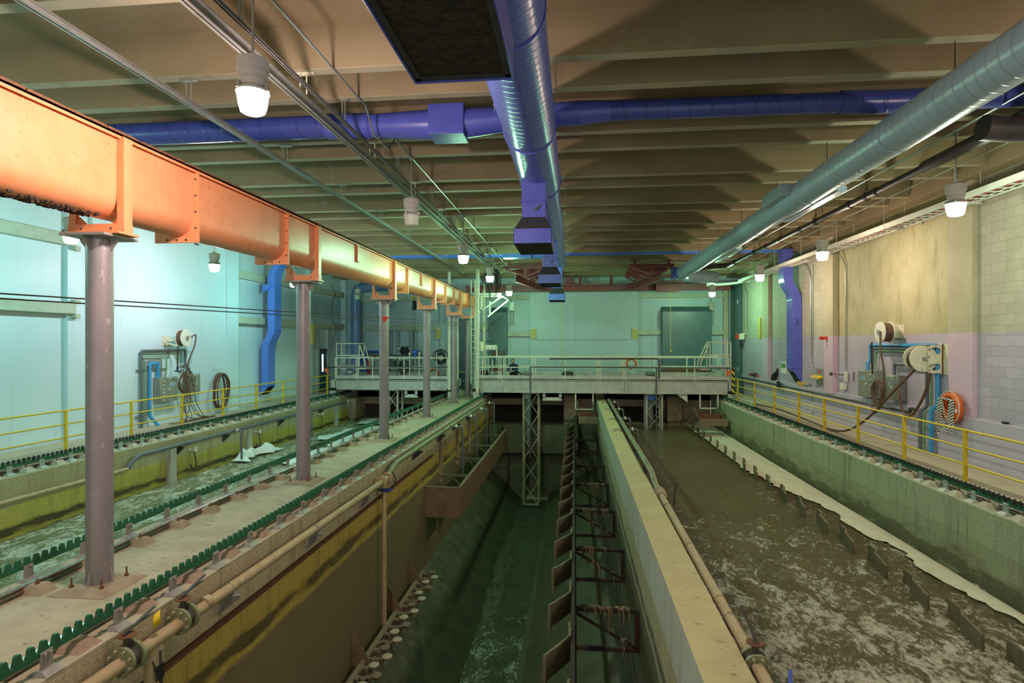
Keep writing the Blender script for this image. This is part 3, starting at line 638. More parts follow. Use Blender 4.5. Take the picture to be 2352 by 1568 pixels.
for yf, w_ in ((3.92, .40), (11.80, .34), (18.9, .27), (25.9, .27)):
    yc = yf-.70; xc = -.745; zd = DZ-.40+2*(.40-w_)
    b = MB(); b.box(xc-.22, xc+.22, yc-.40, yc+.40, 5.42, DZ-w_*.2); b.box(xc-.24, xc+.24, yc-.42, yc+.42, 5.41, 5.44)
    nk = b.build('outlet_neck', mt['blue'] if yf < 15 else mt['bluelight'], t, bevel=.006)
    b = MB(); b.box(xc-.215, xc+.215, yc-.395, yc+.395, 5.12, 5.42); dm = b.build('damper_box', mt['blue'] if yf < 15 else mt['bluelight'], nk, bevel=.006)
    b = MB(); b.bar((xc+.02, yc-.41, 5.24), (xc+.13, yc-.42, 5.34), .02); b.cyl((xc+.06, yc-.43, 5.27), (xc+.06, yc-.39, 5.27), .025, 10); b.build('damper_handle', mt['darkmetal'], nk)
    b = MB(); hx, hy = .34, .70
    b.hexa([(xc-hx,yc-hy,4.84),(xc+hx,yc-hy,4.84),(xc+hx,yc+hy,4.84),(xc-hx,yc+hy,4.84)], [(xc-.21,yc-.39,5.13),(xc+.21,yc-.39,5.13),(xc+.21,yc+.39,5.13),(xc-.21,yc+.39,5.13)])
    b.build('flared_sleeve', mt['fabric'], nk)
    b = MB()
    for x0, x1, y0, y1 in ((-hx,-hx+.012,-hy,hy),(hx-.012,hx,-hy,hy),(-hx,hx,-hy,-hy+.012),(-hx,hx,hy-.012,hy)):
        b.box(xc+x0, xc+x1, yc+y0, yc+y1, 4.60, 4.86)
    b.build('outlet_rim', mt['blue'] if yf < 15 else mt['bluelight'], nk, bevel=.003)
    b = MB(); b.box(xc-hx+.013, xc+hx-.013, yc-hy+.013, yc+hy-.013, 4.625, 4.64); b.build('grille', mt['grille'], nk)
    b = MB()
    for s in (-1, 1): b.box(xc+s*(hx-.035)-.02, xc+s*(hx-.035)+.02, yc-hy+.013, yc+hy-.013, 4.612, 4.624); b.box(xc-hx+.013, xc+hx-.013, yc+s*(hy-.035)-.02, yc+s*(hy-.035)+.02, 4.612, 4.624)
    b.build('grille_frame', mt['fabric'], nk)
for y in (8.2, 12.1, 15., 18., 20.9):
    for s in (-1, 1):
        b = MB(); b.cyl((DX+s*.43, y, DZ-.05), (DX+s*.43, y, 6.76), .008, 6); b.cyl((DX+s*.43, y, DZ+.02), (DX+s*.43, y, DZ+.05), .02, 6); b.build('hanger_rod', mt['conduit'], t)
# cross ducts between the stems
t = thing('cross_duct', 'dark blue cross duct tucked between ceiling stems, nearer of the two', 'duct', (0, 10.1, 6.4))
def xseg(pts, r, m='spiral_x', name='duct_section', par=None):
    b = MB(); b.tube(pts, r, 28); ob = b.build(name, mt[m], par or t)
    d = Vector(pts[0])-WL[(par or t).name]; ob.data.transform(Matrix.Translation(-d)); ob.location = d
yx = 10.12
xseg([(.55,yx,6.78),(4.3,yx,6.76)], .165); xseg(smooth_path([(4.3,yx,6.76),(5.2,yx,6.74),(6.2,yx,6.76),(7.2,yx,6.74),(8.1,yx,6.58),(9.28,yx,6.52)], 5), .185, 'spiral_x', 'flexible_section')
xseg([(.1,yx,6.76),(.6,yx,6.78)], [.20,.168], 'blue', 'reducer'); xseg([(-1.0,yx,6.72),(.1,yx,6.76)], .20, 'blue', 'sleeve')
xseg([(-1.9,yx,6.66),(-1.0,yx,6.72)], [.25,.20], 'blue', 'sleeve'); xseg([(-3.6,yx,6.68),(-2.5,yx,6.66)], [.20,.255], 'blue', 'sleeve'); xseg([(-4.4,yx,6.70),(-3.6,yx,6.68)], .22, 'blue', 'sleeve'); xseg([(-9.,yx,6.70),(-4.4,yx,6.70)], .20)
b = MB(); b.box(-2.5, -1.88, yx-.28, yx+.26, 6.40, 6.92); b.build('junction_box', mt['blue'], t, bevel=.01)
t = thing('cross_duct', 'blue cross duct tucked between ceiling stems, farther of the two', 'duct', (0, 26.22, 6.6))
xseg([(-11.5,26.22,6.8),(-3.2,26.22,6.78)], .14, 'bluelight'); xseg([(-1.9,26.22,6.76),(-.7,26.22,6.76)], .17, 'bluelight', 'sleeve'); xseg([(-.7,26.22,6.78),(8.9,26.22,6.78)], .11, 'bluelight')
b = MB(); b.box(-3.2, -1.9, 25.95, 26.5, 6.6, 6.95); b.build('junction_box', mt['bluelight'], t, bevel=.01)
# right-hand long duct
RX, RZ = 5.03, 6.12
t = thing('ventilation_duct', 'grey-blue spiral duct sloping away above the right tank', 'duct', (RX, 14, RZ-.3))
def yseg(pts, r, m, name):
    b = MB(); b.tube(pts, r, 32); ob = b.build(name, mt[m], t); d = Vector(pts[0])-WL[t.name]
    ob.data.transform(Matrix.Translation(-d)); ob.location = d
yseg([(RX,-1,RZ),(RX,28.4,RZ)], .30, 'spiral_grey', 'duct_section')
yseg(arc((RX,28.4,RZ),(RX,29.2,RZ-.02),(RX+.7,29.5,RZ-.05), 6), .30, 'spiral_grey', 'elbow')
yseg([(RX+.7,29.5,RZ-.05),(RX+1.9,29.9,RZ-.1)], .30, 'spiral_grey', 'branch_section')
b = MB(); b.box(RX-.42, RX-.2, 28.2, 29.0, RZ-.25, RZ+.25); b.build('end_box', mt['blue'], t, bevel=.01)
b = MB(); b.box(RX-.50, RX-.1, 13.6, 14.9, RZ-.02, RZ+.24); b.build('saddle_box', mt['spiral_grey'], t, bevel=.01)
b = MB(); b.box(RX+.12, RX+.30, 12.2, 15.2, RZ-.30, RZ-.2); b.build('bottom_grille', mt['spiral_grey'], t, bevel=.01)
b = MB(); b.box(RX+.12, RX+.30, 19.5, 22.5, RZ-.30, RZ-.2); b.build('bottom_grille', mt['spiral_grey'], t, bevel=.01)
for y in (8.2, 12.1, 15., 18., 20.9, 24):
    b = MB(); b.cyl((RX-.12, y, RZ+.25), (RX-.12, y, 6.76), .008, 6); b.build('hanger_rod', mt['darkmetal'], t)
for y in (2.8, 6.3, 9.8, 13.3, 17.):
    b = MB(); b.torus((RX, y, RZ), (0,1,0), .303, .010, 32, 6); b.build('joint_band', mt['spiral_grey'], t)
# rectangular wall drops and corner riser
def rect_sweep(b, pts, hx, hy):
    vs = []
    for p in pts:
        p = Vector(p); vs += [p+Vector((sx*hx, sy*hy, 0)) for sx, sy in ((-1,-1),(1,-1),(1,1),(-1,1))]
    fs = [(i*4+j, i*4+(j+1) % 4, i*4+4+(j+1) % 4, i*4+4+j) for i in range(len(pts)-1) for j in range(4)]+[(0,1,2,3)]
    return b.add(vs, fs)
t = thing('wall_duct', 'cobalt blue rectangular duct dropping down the right wall', 'duct', (9.1, 25.6, 1.2))
b = MB(); rect_sweep(b, [(8.75,25.6,6.7),(8.75,25.6,5.5),(8.80,25.6,5.25),(9.04,25.6,4.85),(9.09,25.6,4.6),(9.09,25.6,1.75)], .19, .31)
b.hexa([(8.9,25.29,1.74),(9.28,25.29,1.16),(9.28,25.91,1.16),(8.9,25.91,1.74)], [(8.9,25.29,1.76),(9.28,25.29,1.76),(9.28,25.91,1.76),(8.9,25.91,1.76)]); b.build('duct_body', mt['blue'], t)
for z, x in ((5.5,8.75),(4.6,9.09),(3.3,9.09),(2.15,9.09)):
    b = MB(); b.box(x-.205, x+.205, 25.28, 25.92, z-.012, z+.012); b.build('seam_flange', mt['blue'], t)
b = MB(); b.prism([(25.2,3.85),(25.2,3.6),(25.9,3.85)], 0, 9.0, 9.05); b.build('corner_bracket', mt['blue'], t)
b = MB(); b.hexa([(8.91,25.30,1.73),(9.27,25.30,1.15),(9.27,25.9,1.15),(8.91,25.9,1.73)], [(8.91,25.30,1.74),(9.27,25.30,1.16),(9.27,25.9,1.16),(8.91,25.9,1.74)]); b.build('mouth_shade', mt['dark'], t)  # black plate over the duct mouth, painted as its inner shade

t = thing('wall_duct', 'bright blue rectangular duct dropping down the left wall', 'duct', (-14.2, 26.1, .5))
b = MB(); rect_sweep(b, [(-13.1,26.1,6.62),(-13.35,26.1,6.58),(-13.65,26.1,6.42),(-13.87,26.1,6.1),(-13.93,26.1,5.8),(-13.93,26.1,3.4),(-13.97,26.1,3.2),(-14.16,26.1,2.85),(-14.24,26.1,2.6),(-14.24,26.1,.78)], .165, .32)
b.hexa([(-14.405,25.78,.42),(-14.075,25.78,.78),(-14.075,26.42,.78),(-14.405,26.42,.42)], [(-14.405,25.78,.8),(-14.075,25.78,.8),(-14.075,26.42,.8),(-14.405,26.42,.8)]); b.build('duct_body', mt['bluelight'], t)
for z, x in ((5.8,-13.93),(4.6,-13.93),(3.4,-13.93),(2.6,-14.24),(1.45,-14.24)):
    b = MB(); b.box(x-.18, x+.18, 25.765, 26.435, z-.012, z+.012); b.build('seam_flange', mt['bluelight'], t)
b = MB(); b.prism([(-14.3,5.5),(-14.3,5.1),(-13.8,5.5)], 1, 25.70, 25.77); b.build('corner_bracket', mt['bluelight'], t)
b = MB(); b.hexa([(-14.40,25.8,.41),(-14.08,25.8,.77),(-14.08,26.4,.77),(-14.40,26.4,.41)], [(-14.4,25.8,.42),(-14.08,25.8,.78),(-14.08,26.4,.78),(-14.4,26.4,.42)]); b.build('mouth_shade', mt['dark'], t)  # black plate over the duct mouth, painted as its inner shade
t = thing('corner_riser', 'pale blue round riser duct in the far left corner', 'duct', (-13.5, 35.2, 0))
def zseg(pts, r, name):
    b = MB(); b.tube(pts, r, 28); ob = b.build(name, mt['spiral_z'], t); d = Vector(pts[0])-WL[t.name]; ob.data.transform(Matrix.Translation(-d)); ob.location = d
zseg([(-13.5,35.2,0),(-13.5,35.2,5.6)], .29, 'riser'); zseg(arc((-13.5,35.2,5.6),(-13.5,35.2,6.25),(-12.85,35.1,6.25), 6), .29, 'elbow'); zseg([(-12.85,35.1,6.25),(-10.6,34.6,6.3)], .29, 'run')
# black pipes of the right side
t = thing('black_pipe', 'black insulated pipe hung beside the right duct, narrowing in the distance', 'pipe', (7.0, 15, 6.2))
b = MB(); b.cyl((7,4,6.36), (7,12.6,6.36), .125, 20); b.build('insulated_run', mt['blackpipe'], t)
b = MB(); b.cyl((7,12.5,6.36), (7,26.8,6.36), .078, 16); b.build('bare_run', mt['black'], t)
b = MB(); b.tube(bend([(7,26.7,6.36),(7,27.9,6.36),(5.9,28.4,6.34),(5.5,28.4,6.34)], .5), .12, 14); b.build('elbow', mt['blackpipe'], t)
for y in (14.6, 15.9, 19.2, 22.5):
    b = MB(); b.cyl((7,y-.08,6.36), (7,y+.08,6.36), .10, 16); b.build('coupling', mt['black'], t)
for y in (9.25, 15.0, 18.0, 20.95, 23.9):
    b = MB(); b.torus((7,y,6.36), (0,1,0), .135 if y < 12 else .095, .012, 20, 6); b.cyl((7,y,6.46), (7,y,6.76), .008, 6)
    for s in (-1, 1): b.bar((7+s*.09,y,6.40), (7,y,6.60), .012)
    b.build('clevis_hanger', mt['black'], t)
b = MB(); b.tube(smooth_path([(6.2,9.7,6.12),(6.9,9.7,6.08),(7.5,9.4,6.12),(8.1,8.9,6.3),(9.2,8.6,6.45)], 5), .19, 16); b.build('branch', mt['blackpipe'], t)
b = MB(); b.tube(smooth_path([(7.0,10.4,6.33),(7.25,9.9,6.22),(7.5,9.4,6.12)], 5), .15, 14); b.build('stub', mt['blackpipe'], t)
for x in (6.6, 7.2, 8.2):
    b = MB(); b.cyl((x,9.15,6.2), (x,9.15,6.76), .008, 6); b.build('hanger_rod', mt['darkmetal'], t)
# strut channel, monorail, conduits on the ceiling
ST_ = [8.17+2.925*k for k in range(-1, 8)]
def run(name, label, cat, x, z, y0, y1, w_, h_, m, hang=None, hm=None):
    t = thing(name, label, cat, (x, (y0+y1)/2, z-h_))
    b = MB(); b.box(x-w_/2, x+w_/2, y0, y1, z-.012, z); b.box(x-w_/2, x+w_/2, y0, y1, z-h_, z-h_+.012); b.box(x-.008, x+.008, y0, y1, z-h_, z); b.build('beam', mt[m], t)
    if hang:
        for y in hang:
            b = MB(); b.box(x-w_*.9, x+w_*2.2, y-.03, y+.03, 6.715, 6.752); b.cyl((x,y,z), (x,y,6.72), .012, 6); b.cyl((x+w_,y,z-.02), (x+w_,y,6.72), .01, 6); b.build('hanger', mt[hm or 'conduit'], t)
run('strut_channel', 'galvanized strut channel along the ceiling above the orange channel', 'channel', -5.74, 6.46, 2., 30.3, .08, .08, 'strut', [8.17+2.925*k for k in range(-1, 8)])
run('monorail_beam', 'slim galvanized monorail beam along the ceiling, left of the lamps', 'beam', -3.97, 6.46, 1.5, 30, .10, .14, 'strut', ST_, 'cream')
run('festoon_track', 'thin festoon track beside the monorail beam', 'track', -3.72, 6.44, 1.5, 30, .045, .05, 'strut', [y+.95 for y in ST_])
def conduit(label, pts, r=.014, m='conduit', name='conduit', fit=()):
    t = thing(name, label, 'conduit', tuple(Vector(pts[0])))
    b = MB(); b.tube(pts, r, 8); b.build('tube', mt[m], t)
    for p in fit:
        p = Vector(p); b = MB(); b.lathe([(.03,-.05),(.045,-.03),(.045,.03),(.03,.05)], p, n=10); b.build('junction_box', mt[m], t)
conduit('thin ceiling conduit that feeds the middle row of pendant lamps', [(-3.42,1,6.735),(-3.42,9.35,6.735),(-3.42,9.75,6.40),(-3.42,10.55,6.40),(-3.42,10.95,6.735),(-3.42,31,6.735)], .015, fit=[(-3.42,y,6.73) for y in (5.95,12.09,17.9,23.6,30.6)])
conduit('thin ceiling conduit that feeds the right row of pendant lamps', [(7.02,3,6.735),(7.02,31.2,6.735)], .015, fit=[(7.02,y,6.73) for y in (11.7,17.6,23.3,31.1)])
conduit('thin conduit hung just left of the black pipe', [(6.72,4,6.60),(6.72,29.5,6.60)], .016)
conduit('thin conduit hung low between the black pipe and the cable tray', [(7.45,4,6.30),(7.45,29.5,6.30)], .016)
conduit('thin ceiling conduit that feeds the left row of pendant lamps', [(-11.6,5,6.735),(-11.6,31,6.735)], .015)
# cable tray
t = thing('cable_tray', 'long white cable tray with ladder rungs along the right wall', 'cable tray', (8.63, 18, 5.9))
X0, X1, TZ = 8.42, 8.86, 5.93
for x in (X0, X1):
    b = MB(); b.box(x-.006, x+.006, 3., 31.5, TZ, TZ+.14); b.box(x-.02, x+.02, 3., 31.5, TZ, TZ+.008); b.box(x-.02, x+.02, 3., 31.5, TZ+.132, TZ+.14); b.build('side_rail', mt['white'], t)
y = 3.2
while y < 31.4:
    b = MB(); b.box(X0, X1, y, y+.03, TZ+.01, TZ+.03); b.build('rung', mt['white'], t); y += .30
for i, (x, m) in enumerate(((8.50,'wire'),(8.56,'wire'),(8.62,'red'),(8.68,'wire'),(8.73,'white'),(8.79,'wire'))):
    b = MB(); b.tube([(x+.02*math.sin(q*2.1+i), 3+q, TZ+.045+.006*math.sin(q*1.3+i)) for q in range(29)], .014, 6); b.build('cable', mt[m], t)
for y in (8.2, 11.1, 14.0, 17.0, 19.9, 22.9, 25.8, 28.7):
    b = MB(); b.box(X0-.06, X1+.06, y-.025, y+.025, TZ-.04, TZ)
    for x in (X0-.045, X1+.045): b.cyl((x,y,TZ-.02), (x,y,6.76 if x < 8.7 else 6.64), .007, 6)
    b.build('trapeze_hanger', mt['galv'], t)
b = MB(); b.tube(arc((8.64,31.4,TZ+.06),(8.6,32.8,TZ+.06),(7.2,33.2,TZ+.06), 6), .07, 8); b.build('end_bend', mt['white'], t)
# ------------------------------------------------------------------ air header pipes and valves on the platform face
def pipe(name, label, cat, pts, r, m, brackets=(), bx=0, bm='plate', joints=(), n=16, rad=.12):
    o = Vector(pts[0]); t = thing(name, label, cat, tuple(o))
    P_ = bend(pts, rad); b = MB(); b.tube(P_, r, n); b.build('tube', mt[m], t)
    for y in brackets:
        # wall bracket under the pipe with a U-bolt over it
        i = min(range(len(P_)-1), key=lambda k: abs((P_[k].y+P_[k+1].y)/2-y)); a, c = P_[i], P_[i+1]
        p = a+(c-a)*max(0, min(1, (y-a.y)/((c.y-a.y) or 1)))
        b = MB(); x0, x1 = bx, p.x+(p.x-bx)*.9
        b.box(min(x0,x1), max(x0,x1), y-.035, y+.035, p.z-r-.012, p.z-r)
        b.prism([(x0, p.z-r-.01), (x1, p.z-r-.01), (x1, p.z-r-.05), (x0, p.z-r-.30)], 1, y-.004, y+.004); k = b.build('wall_bracket', mt[bm], t)
        b = MB(); b.torus((p.x, y, p.z), (0,1,0), r+.006, .006, 18, 6); b.build('u_bolt', mt['conduit'], k)
    for q in joints:
        b = MB(); q = Vector(q); i = min(range(len(P_)-1), key=lambda k: ((P_[k]+P_[k+1])/2-q).length); d = (P_[i+1]-P_[i]).normalized()*.05
        b.cyl(q-d, q+d, r*1.13, n); b.build('coupling', mt[m], t)
    return t
PXX = -4.585
pipe('air_header_pipe', 'tan air header pipe along the platform face, nearest stretch with two valves', 'pipe', [(PXX,3.2,-.41),(PXX,13.75,-.50)], .072, 'tanpipe', (7.4, 10.0, 12.6), -4.75, joints=[(PXX,6.9,-.41)])
pipe('air_header_pipe', 'olive air header pipe on the platform face beyond the blue clamp', 'pipe', [(PXX,13.9,-.48),(PXX,14.35,-.38),(PXX,14.75,-.27),(PXX,29.8,-.27)], .072, 'olivepipe', (16.9, 19.98, 22.6, 25.5), -4.75, 'darkmetal', joints=[(PXX,16.2,-.27),(PXX,20.3,-.27)])
pipe('drop_pipe', 'rust-stained vertical drop pipe below the blue clamp', 'pipe', [(PXX,13.82,-.62),(PXX,13.82,-4.2)], .055, 'tanpipe')
t = thing('pipe_tee', 'flanged tee with blue clamp where the header turns down', 'tee', (PXX, 13.8, -.8))
for y0 in (13.62, 14.02):
    b = MB(); b.cyl((PXX,y0-.03,-.49), (PXX,y0+.03,-.49), .15, 20); b.build('flange', mt['tanpipe'], t)
b = MB(); b.cyl((PXX,13.6,-.49), (PXX,14.05,-.49), .085, 16); b.cyl((PXX,13.82,-.49), (PXX,13.82,-.66), .075, 14); b.cyl((PXX,13.82,-.63), (PXX,13.82,-.67), .13, 18); b.build('tee_body', mt['tanpipe'], t)
b = MB(); b.lathe([(.095,-.035),(.115,-.02),(.115,.02),(.095,.035)], (PXX,13.82,-.72), n=18); b.bar((PXX+.1,13.78,-.72), (PXX+.22,13.72,-.70), .05); b.build('blue_clamp', mt['valveblue'], t)
b = MB(); b.tube([(PXX+.2,13.95,-.74),(PXX+.21,14.05,-.5),(PXX+.12,14.1,-.36)], .018, 6); b.build('lever', mt['black'], t)
def bvalve(label, x, y, z, r, hd, handle='darkmetal'):
    t = thing('butterfly_valve', label, 'valve', (x, y, z-r))
    for d in (-.075, .075):
        b = MB(); b.cyl((x,y+d-.018,z), (x,y+d+.018,z), r, 24); f = b.build('flange', mt['olivepipe'], t, bevel=.004)
        for k in range(8):
            a = 2*PI*(k+.5)/8; c = Vector((x+r*.78*math.cos(a), y+d, z+r*.78*math.sin(a)))
            s = -1 if d < 0 else 1
            b = MB(); b.cyl(c, c+Vector((0,s*.045,0)), .016, 6); b.build('bolt', mt['tanpipe'], f)
    b = MB(); b.cyl((x,y-.04,z), (x,y+.04,z), r*.80, 20); b.cyl((x,y,z+r*.7), (x,y,z+r+.08), .035, 10); b.build('valve_body', mt['darkmetal'], t)
    b = MB(); b.lathe([(.03,0),(.085,.004),(.085,.016),(.03,.02)], (x,y,z+r+.07), n=14); b.build('notch_plate', mt['rust'], t)
    b = MB(); d = Vector(hd).normalized(); p = Vector((x,y,z+r+.115)); b.bar(p-d*.05, p+d*.36, .035, .012); b.bar(p+d*.1, p+d*.33+Vector((0,0,-.05)), .016, .012); b.cyl(p-Vector((0,0,.05)), p+Vector((0,0,.01)), .02, 8); b.build('lever', mt[handle], t)
    return t
bvalve('butterfly valve with yellow tag, nearest on the platform header', PXX, 5.60, -.41, .155, (.12,.9,.30))
bvalve('second butterfly valve along the platform header', PXX, 6.47, -.41, .155, (.12,.9,.30))
b = MB(); b.add([(PXX+.03,5.93,-.13),(PXX+.05,6.02,-.10),(PXX+.07,6.00,-.24),(PXX+.05,5.92,-.27)], [(0,1,2,3)]); y_ = b.build('valve_tag', mt['tagy'])
sol = y_.modifiers.new('solid', 'SOLIDIFY'); sol.thickness = .003; tag(y_, 'yellow plastic tag hanging from the nearest valve lever', 'tag')
pipe('drop_pipe', 'tape-wrapped tan drop pipe below the nearest header valve', 'pipe', [(PXX,5.93,-.42),(PXX,5.93,-1.0)], .062, 'tanpipe', joints=[(PXX,5.93,-.95)])
t = thing('valve_lever', 'dark lever handle with a black tag at the bottom left', 'handle', (PXX+.07, 5.95, -.9))
b = MB(); b.bar((PXX+.05,6.02,-.55), (PXX+.10,5.98,-.93), .03, .012); b.bar((PXX+.05,5.90,-.60), (PXX+.10,5.98,-.93), .014); b.build('lever', mt['darkmetal'], t)
b = MB(); b.box(PXX+.10, PXX+.106, 5.90, 6.01, -.82, -.66); b.build('tag', mt['rubber'], t)
# ledge angle under the header
b = MB(); b.box(-4.76, -4.66, 3., 19.2, -.93, -.90); b.box(-4.755, -4.735, 3., 19.2, -1.0, -.9)
tag(b.build('ledge_angle', mt['rust'], None), 'rusted angle ledge bolted along the platform face below the header', 'ledge')
# drop legs of the platform header and of the left tank
def hook(label, x0, y, z, dx, zb, m='greypvc', r=.035):
    t = thing('drop_pipe', label, 'pipe', (x0, y, z))
    b = MB(); b.tube(bend([(x0,y,z),(x0+dx,y,z),(x0+dx,y,zb)], .08), r, 12); b.build('tube', mt[m], t)
    b = MB(); b.cyl((x0+dx*.45,y,z), (x0+dx*.62,y,z), r*1.5, 10); b.cyl((x0+dx*.53,y,z), (x0+dx*.53,y,z+.09), .02, 8); b.build('ball_valve', mt['cream'], t)
    return t
for i, (y, zb) in enumerate(((21.2, -2.6), (24.2, -2.6), (27.0, -2.5), (29.6, -2.4))):
    hook('%s grey drop leg of the platform header counted from the camera' % ORD[i], PXX, y, -.24, .52, zb)
for i, y in enumerate((20.4, 26.2, 31.0)):
    hook('%s grey drop leg of the left tank pipe counted from the camera' % ORD[i], -12.48, y, -.40, .32, -1.75)
pipe('air_header_pipe', 'grey pipe along the far half of the left tank wall', 'pipe', [(-12.50,15.3,-.74),(-12.50,15.35,-.62),(-12.50,15.7,-.42),(-12.50,31.0,-.42)], .06, 'greypvc', (17.5, 20., 24., 28.), -12.65, 'darkmetal', joints=[(-12.5,17.8,-.42),(-12.5,24.2,-.42)])
pipe('air_header_pipe', 'pale pipe along the near half of the left tank wall', 'pipe', [(-12.50,8.2,-.66),(-12.50,15.3,-.72)], .05, 'tanpipe', (11.3,), -12.65, joints=[(-12.5,9.3,-.67)])
for i, y in enumerate((17.2, 21.6, 26.6, 30.)):
    b = MB(); b.box(-12.66, -12.50, y-.14, y+.14, -1.9, -.46)
    tag(b.build('wall_channel', mt['galv']), '%s vertical steel channel on the left tank wall counted from the camera' % ORD[i], 'channel')
for i, y in enumerate((18.2, 22.2, 28.)):
    t = thing('hose_valve', '%s small valve with a hose loop on the left tank wall counted from the camera' % ORD[i], 'valve', (-12.55, y, -.9))
    b = MB(); b.cyl((-12.65,y,-.72), (-12.45,y,-.72), .05, 10); b.torus((-12.44,y,-.70), (1,0,0), .07, .015, 14, 6); b.build('valve', mt['cream'], t)
    b = MB(); b.tube(smooth_path([(-12.5,y,-.78),(-12.5,y+.1,-1.2),(-12.5,y-.05,-1.35),(-12.5,y-.2,-1.15)]), .018, 6); b.build('hose', mt['blackhose'], t)
for i, y in enumerate((20.9, 23.9, 26.6)):
    t = thing('probe_channel', '%s rusted vertical channel with a chain on the platform face counted from the camera' % ORD[i], 'channel', (-4.7, y-.35, -2.2))
    b = MB(); b.box(-4.76, -4.64, y-.62, y-.50, -2.1, -.30); b.build('channel', mt['padred'], t)
    b = MB(); b.torus((-4.6,y-.2,-.85), (1,0,.2), .16, .012, 16, 6); b.build('chain', mt['darkmetal'], t)
for i, (y, z) in enumerate(((23.0, -.6), (29.2, -.62))):
    b = MB(); b.box(-4.38, -4.36, y-.08, y+.02, z-.12, z+.10); tag(b.build('valve_tag', mt['tagy']), ['yellow tag on the platform header before the drained tank', 'yellow tag below the last bends of the platform header'][i], 'tag')
# pipe along the divider wall
DX_ = 1.75
pipe('air_header_pipe', 'tan air header pipe along the top of the divider wall, near stretch', 'pipe', [(DX_,3.,-.30),(DX_,12.25,-.28)], .065, 'tanpipe', (4.6, 6.9, 9.2, 11.4), 1.62, 'rust', joints=[(DX_,7.4,-.29)])
pipe('air_header_pipe', 'olive air header pipe along the divider wall beyond the taped joint', 'pipe', [(DX_,12.3,-.28),(DX_,13.1,-.26),(DX_,13.7,-.12),(DX_,31.,-.14)], .065, 'olivepipe', (14.6,17.,19.6,22.,24.6,27.6), 1.62, 'darkmetal', joints=[(DX_,14.4,-.12),(DX_,18.,-.12),(DX_,21.8,-.13)])
b = MB(); b.lathe([(.09,-.22),(.12,-.17),(.125,-.03),(.10,0),(.125,.05),(.12,.18),(.09,.22)], (DX_,12.35,-.28), (0,1,0), 16); tag(b.build('taped_joint', mt['conc_dirty']), 'thick grey taped joint on the divider header', 'joint')
bvalve('butterfly valve with raised dark lever on the divider header', DX_, 5.95, -.30, .135, (-.12,.8,.5))
bvalve('butterfly valve at the bottom edge on the divider header', DX_, 5.0, -.30, .135, (.3,.9,.1), 'valveblue')
t = thing('valve_lever', 'upright black lever on the divider header by the taped joint', 'handle', (1.95, 11.9, -.4)); b = MB(); b.bar((1.95,11.9,-.4), (1.99,11.9,.08), .03, .015); b.build('lever', mt['black'], t)
for i, y in enumerate((20.4, 23.3, 26.5, 29.5)):
    hook('%s grey drop leg of the divider header counted from the camera' % ORD[i], DX_, y, -.13, .40, -1.75)
    t = thing('cable_clamp', '%s small cable fitting on the divider wall top counted from the camera' % ORD[i], 'fitting', (1.36, y, P))
    b = MB(); b.box(1.30, 1.42, y-.1, y+.1, P, P+.05); b.cyl((1.36,y,P+.04), (1.36,y,P+.1), .04, 8); b.build('clamp', mt['padpale'], t); b = MB(); b.tube(smooth_path([(1.40,y,P+.05),(1.5,y,P+.07),(1.66,y-.05,P-.05)]), .012, 6); b.build('cable', mt['blackhose'], t)
for i, y in enumerate((20.9, 23.8, 27.)):
    b = MB(); b.box(1.60, 1.70, y-.7, y-.58, -1.7, -.28); tag(b.build('wall_channel', mt['galv']), '%s steel channel on the divider wall counted from the camera' % ORD[i], 'channel')
b = MB(); b.box(2.0, 2.012, 20.2, 20.32, -.55, -.38); tag(b.build('valve_tag', mt['tagy']), 'yellow tag by the nearest drop leg of the divider header', 'tag')
# ------------------------------------------------------------------ baffle boards and their frames
def board_mesh(flip, pts):
    b = MB(); th = .045; rows = []
    n = 10; L = []
    for i in range(len(pts)-1):
        for k in range(n): L.append((pts[i][0]+(pts[i+1][0]-pts[i][0])*k/n, pts[i][1]+(pts[i+1][1]-pts[i][1])*k/n))
    L.append(pts[-1]); vs = []; fs = []
    for i, (x, y) in enumerate(L):
        z1 = .012*noise.noise(Vector((y*9, flip, 1))); z0 = -.36+.02*noise.noise(Vector((y*8, 5, flip)))
        if i == len(L)-1: z0 -= .03
        a = .02*noise.noise(Vector((y*7, 2, flip)))
        for dx in (0, th): vs += [(x+dx+a*(dx > 0), y, z1), (x+dx, y, z0)]
    for i in range(len(L)-1):
        q = i*4; fs += [(q,q+4,q+5,q+1),(q+2,q+3,q+7,q+6),(q,q+2,q+6,q+4),(q+1,q+5,q+7,q+3)]
    fs += [(0,1,3,2),(len(vs)-4,len(vs)-2,len(vs)-1,len(vs)-3)]
    return b, vs, fs
def boards(x, z, y0, pitch, n, where, m, pts):
    first = []
    for v in range(3):
        b, vs, fs = board_mesh(v, pts); b.add([(x+p[0], y0+p[1], z+p[2]) for p in vs], fs); first.append(b)
    proto = []
    for i in range(n):
        y = y0+pitch*i; lab = '%s baffle board %s counted from the camera' % (ORD[i], where); k = i % 3
        if i < 3:
            bb = MB(); bb.add([p+Vector((0, pitch*i, 0)) for p in first[k].v], first[k].f); o = bb.build('baffle_board', m, sharp=.9)
            tag(o, lab, 'board', 'zigzag baffle boards '+where); proto.append(o)
        else:
            o = dup(proto[k], None, proto[k].location+Vector((0, pitch*(i-k), 0)), lab)
    return proto
boards(-.10, -1.46, 6.0, 1.55, 17, 'in the drained middle tank', mt['board'], [(0,.0),(.005,-.42),(-.10,-.62),(-.34,-1.02)])
boards(6.14, -1.40, 6.45, 1.33, 20, 'in the right tank water', mt['board'], [(0,0),(-.035,-.38),(-.14,-.56),(-.27,-1.24)])
b = MB()
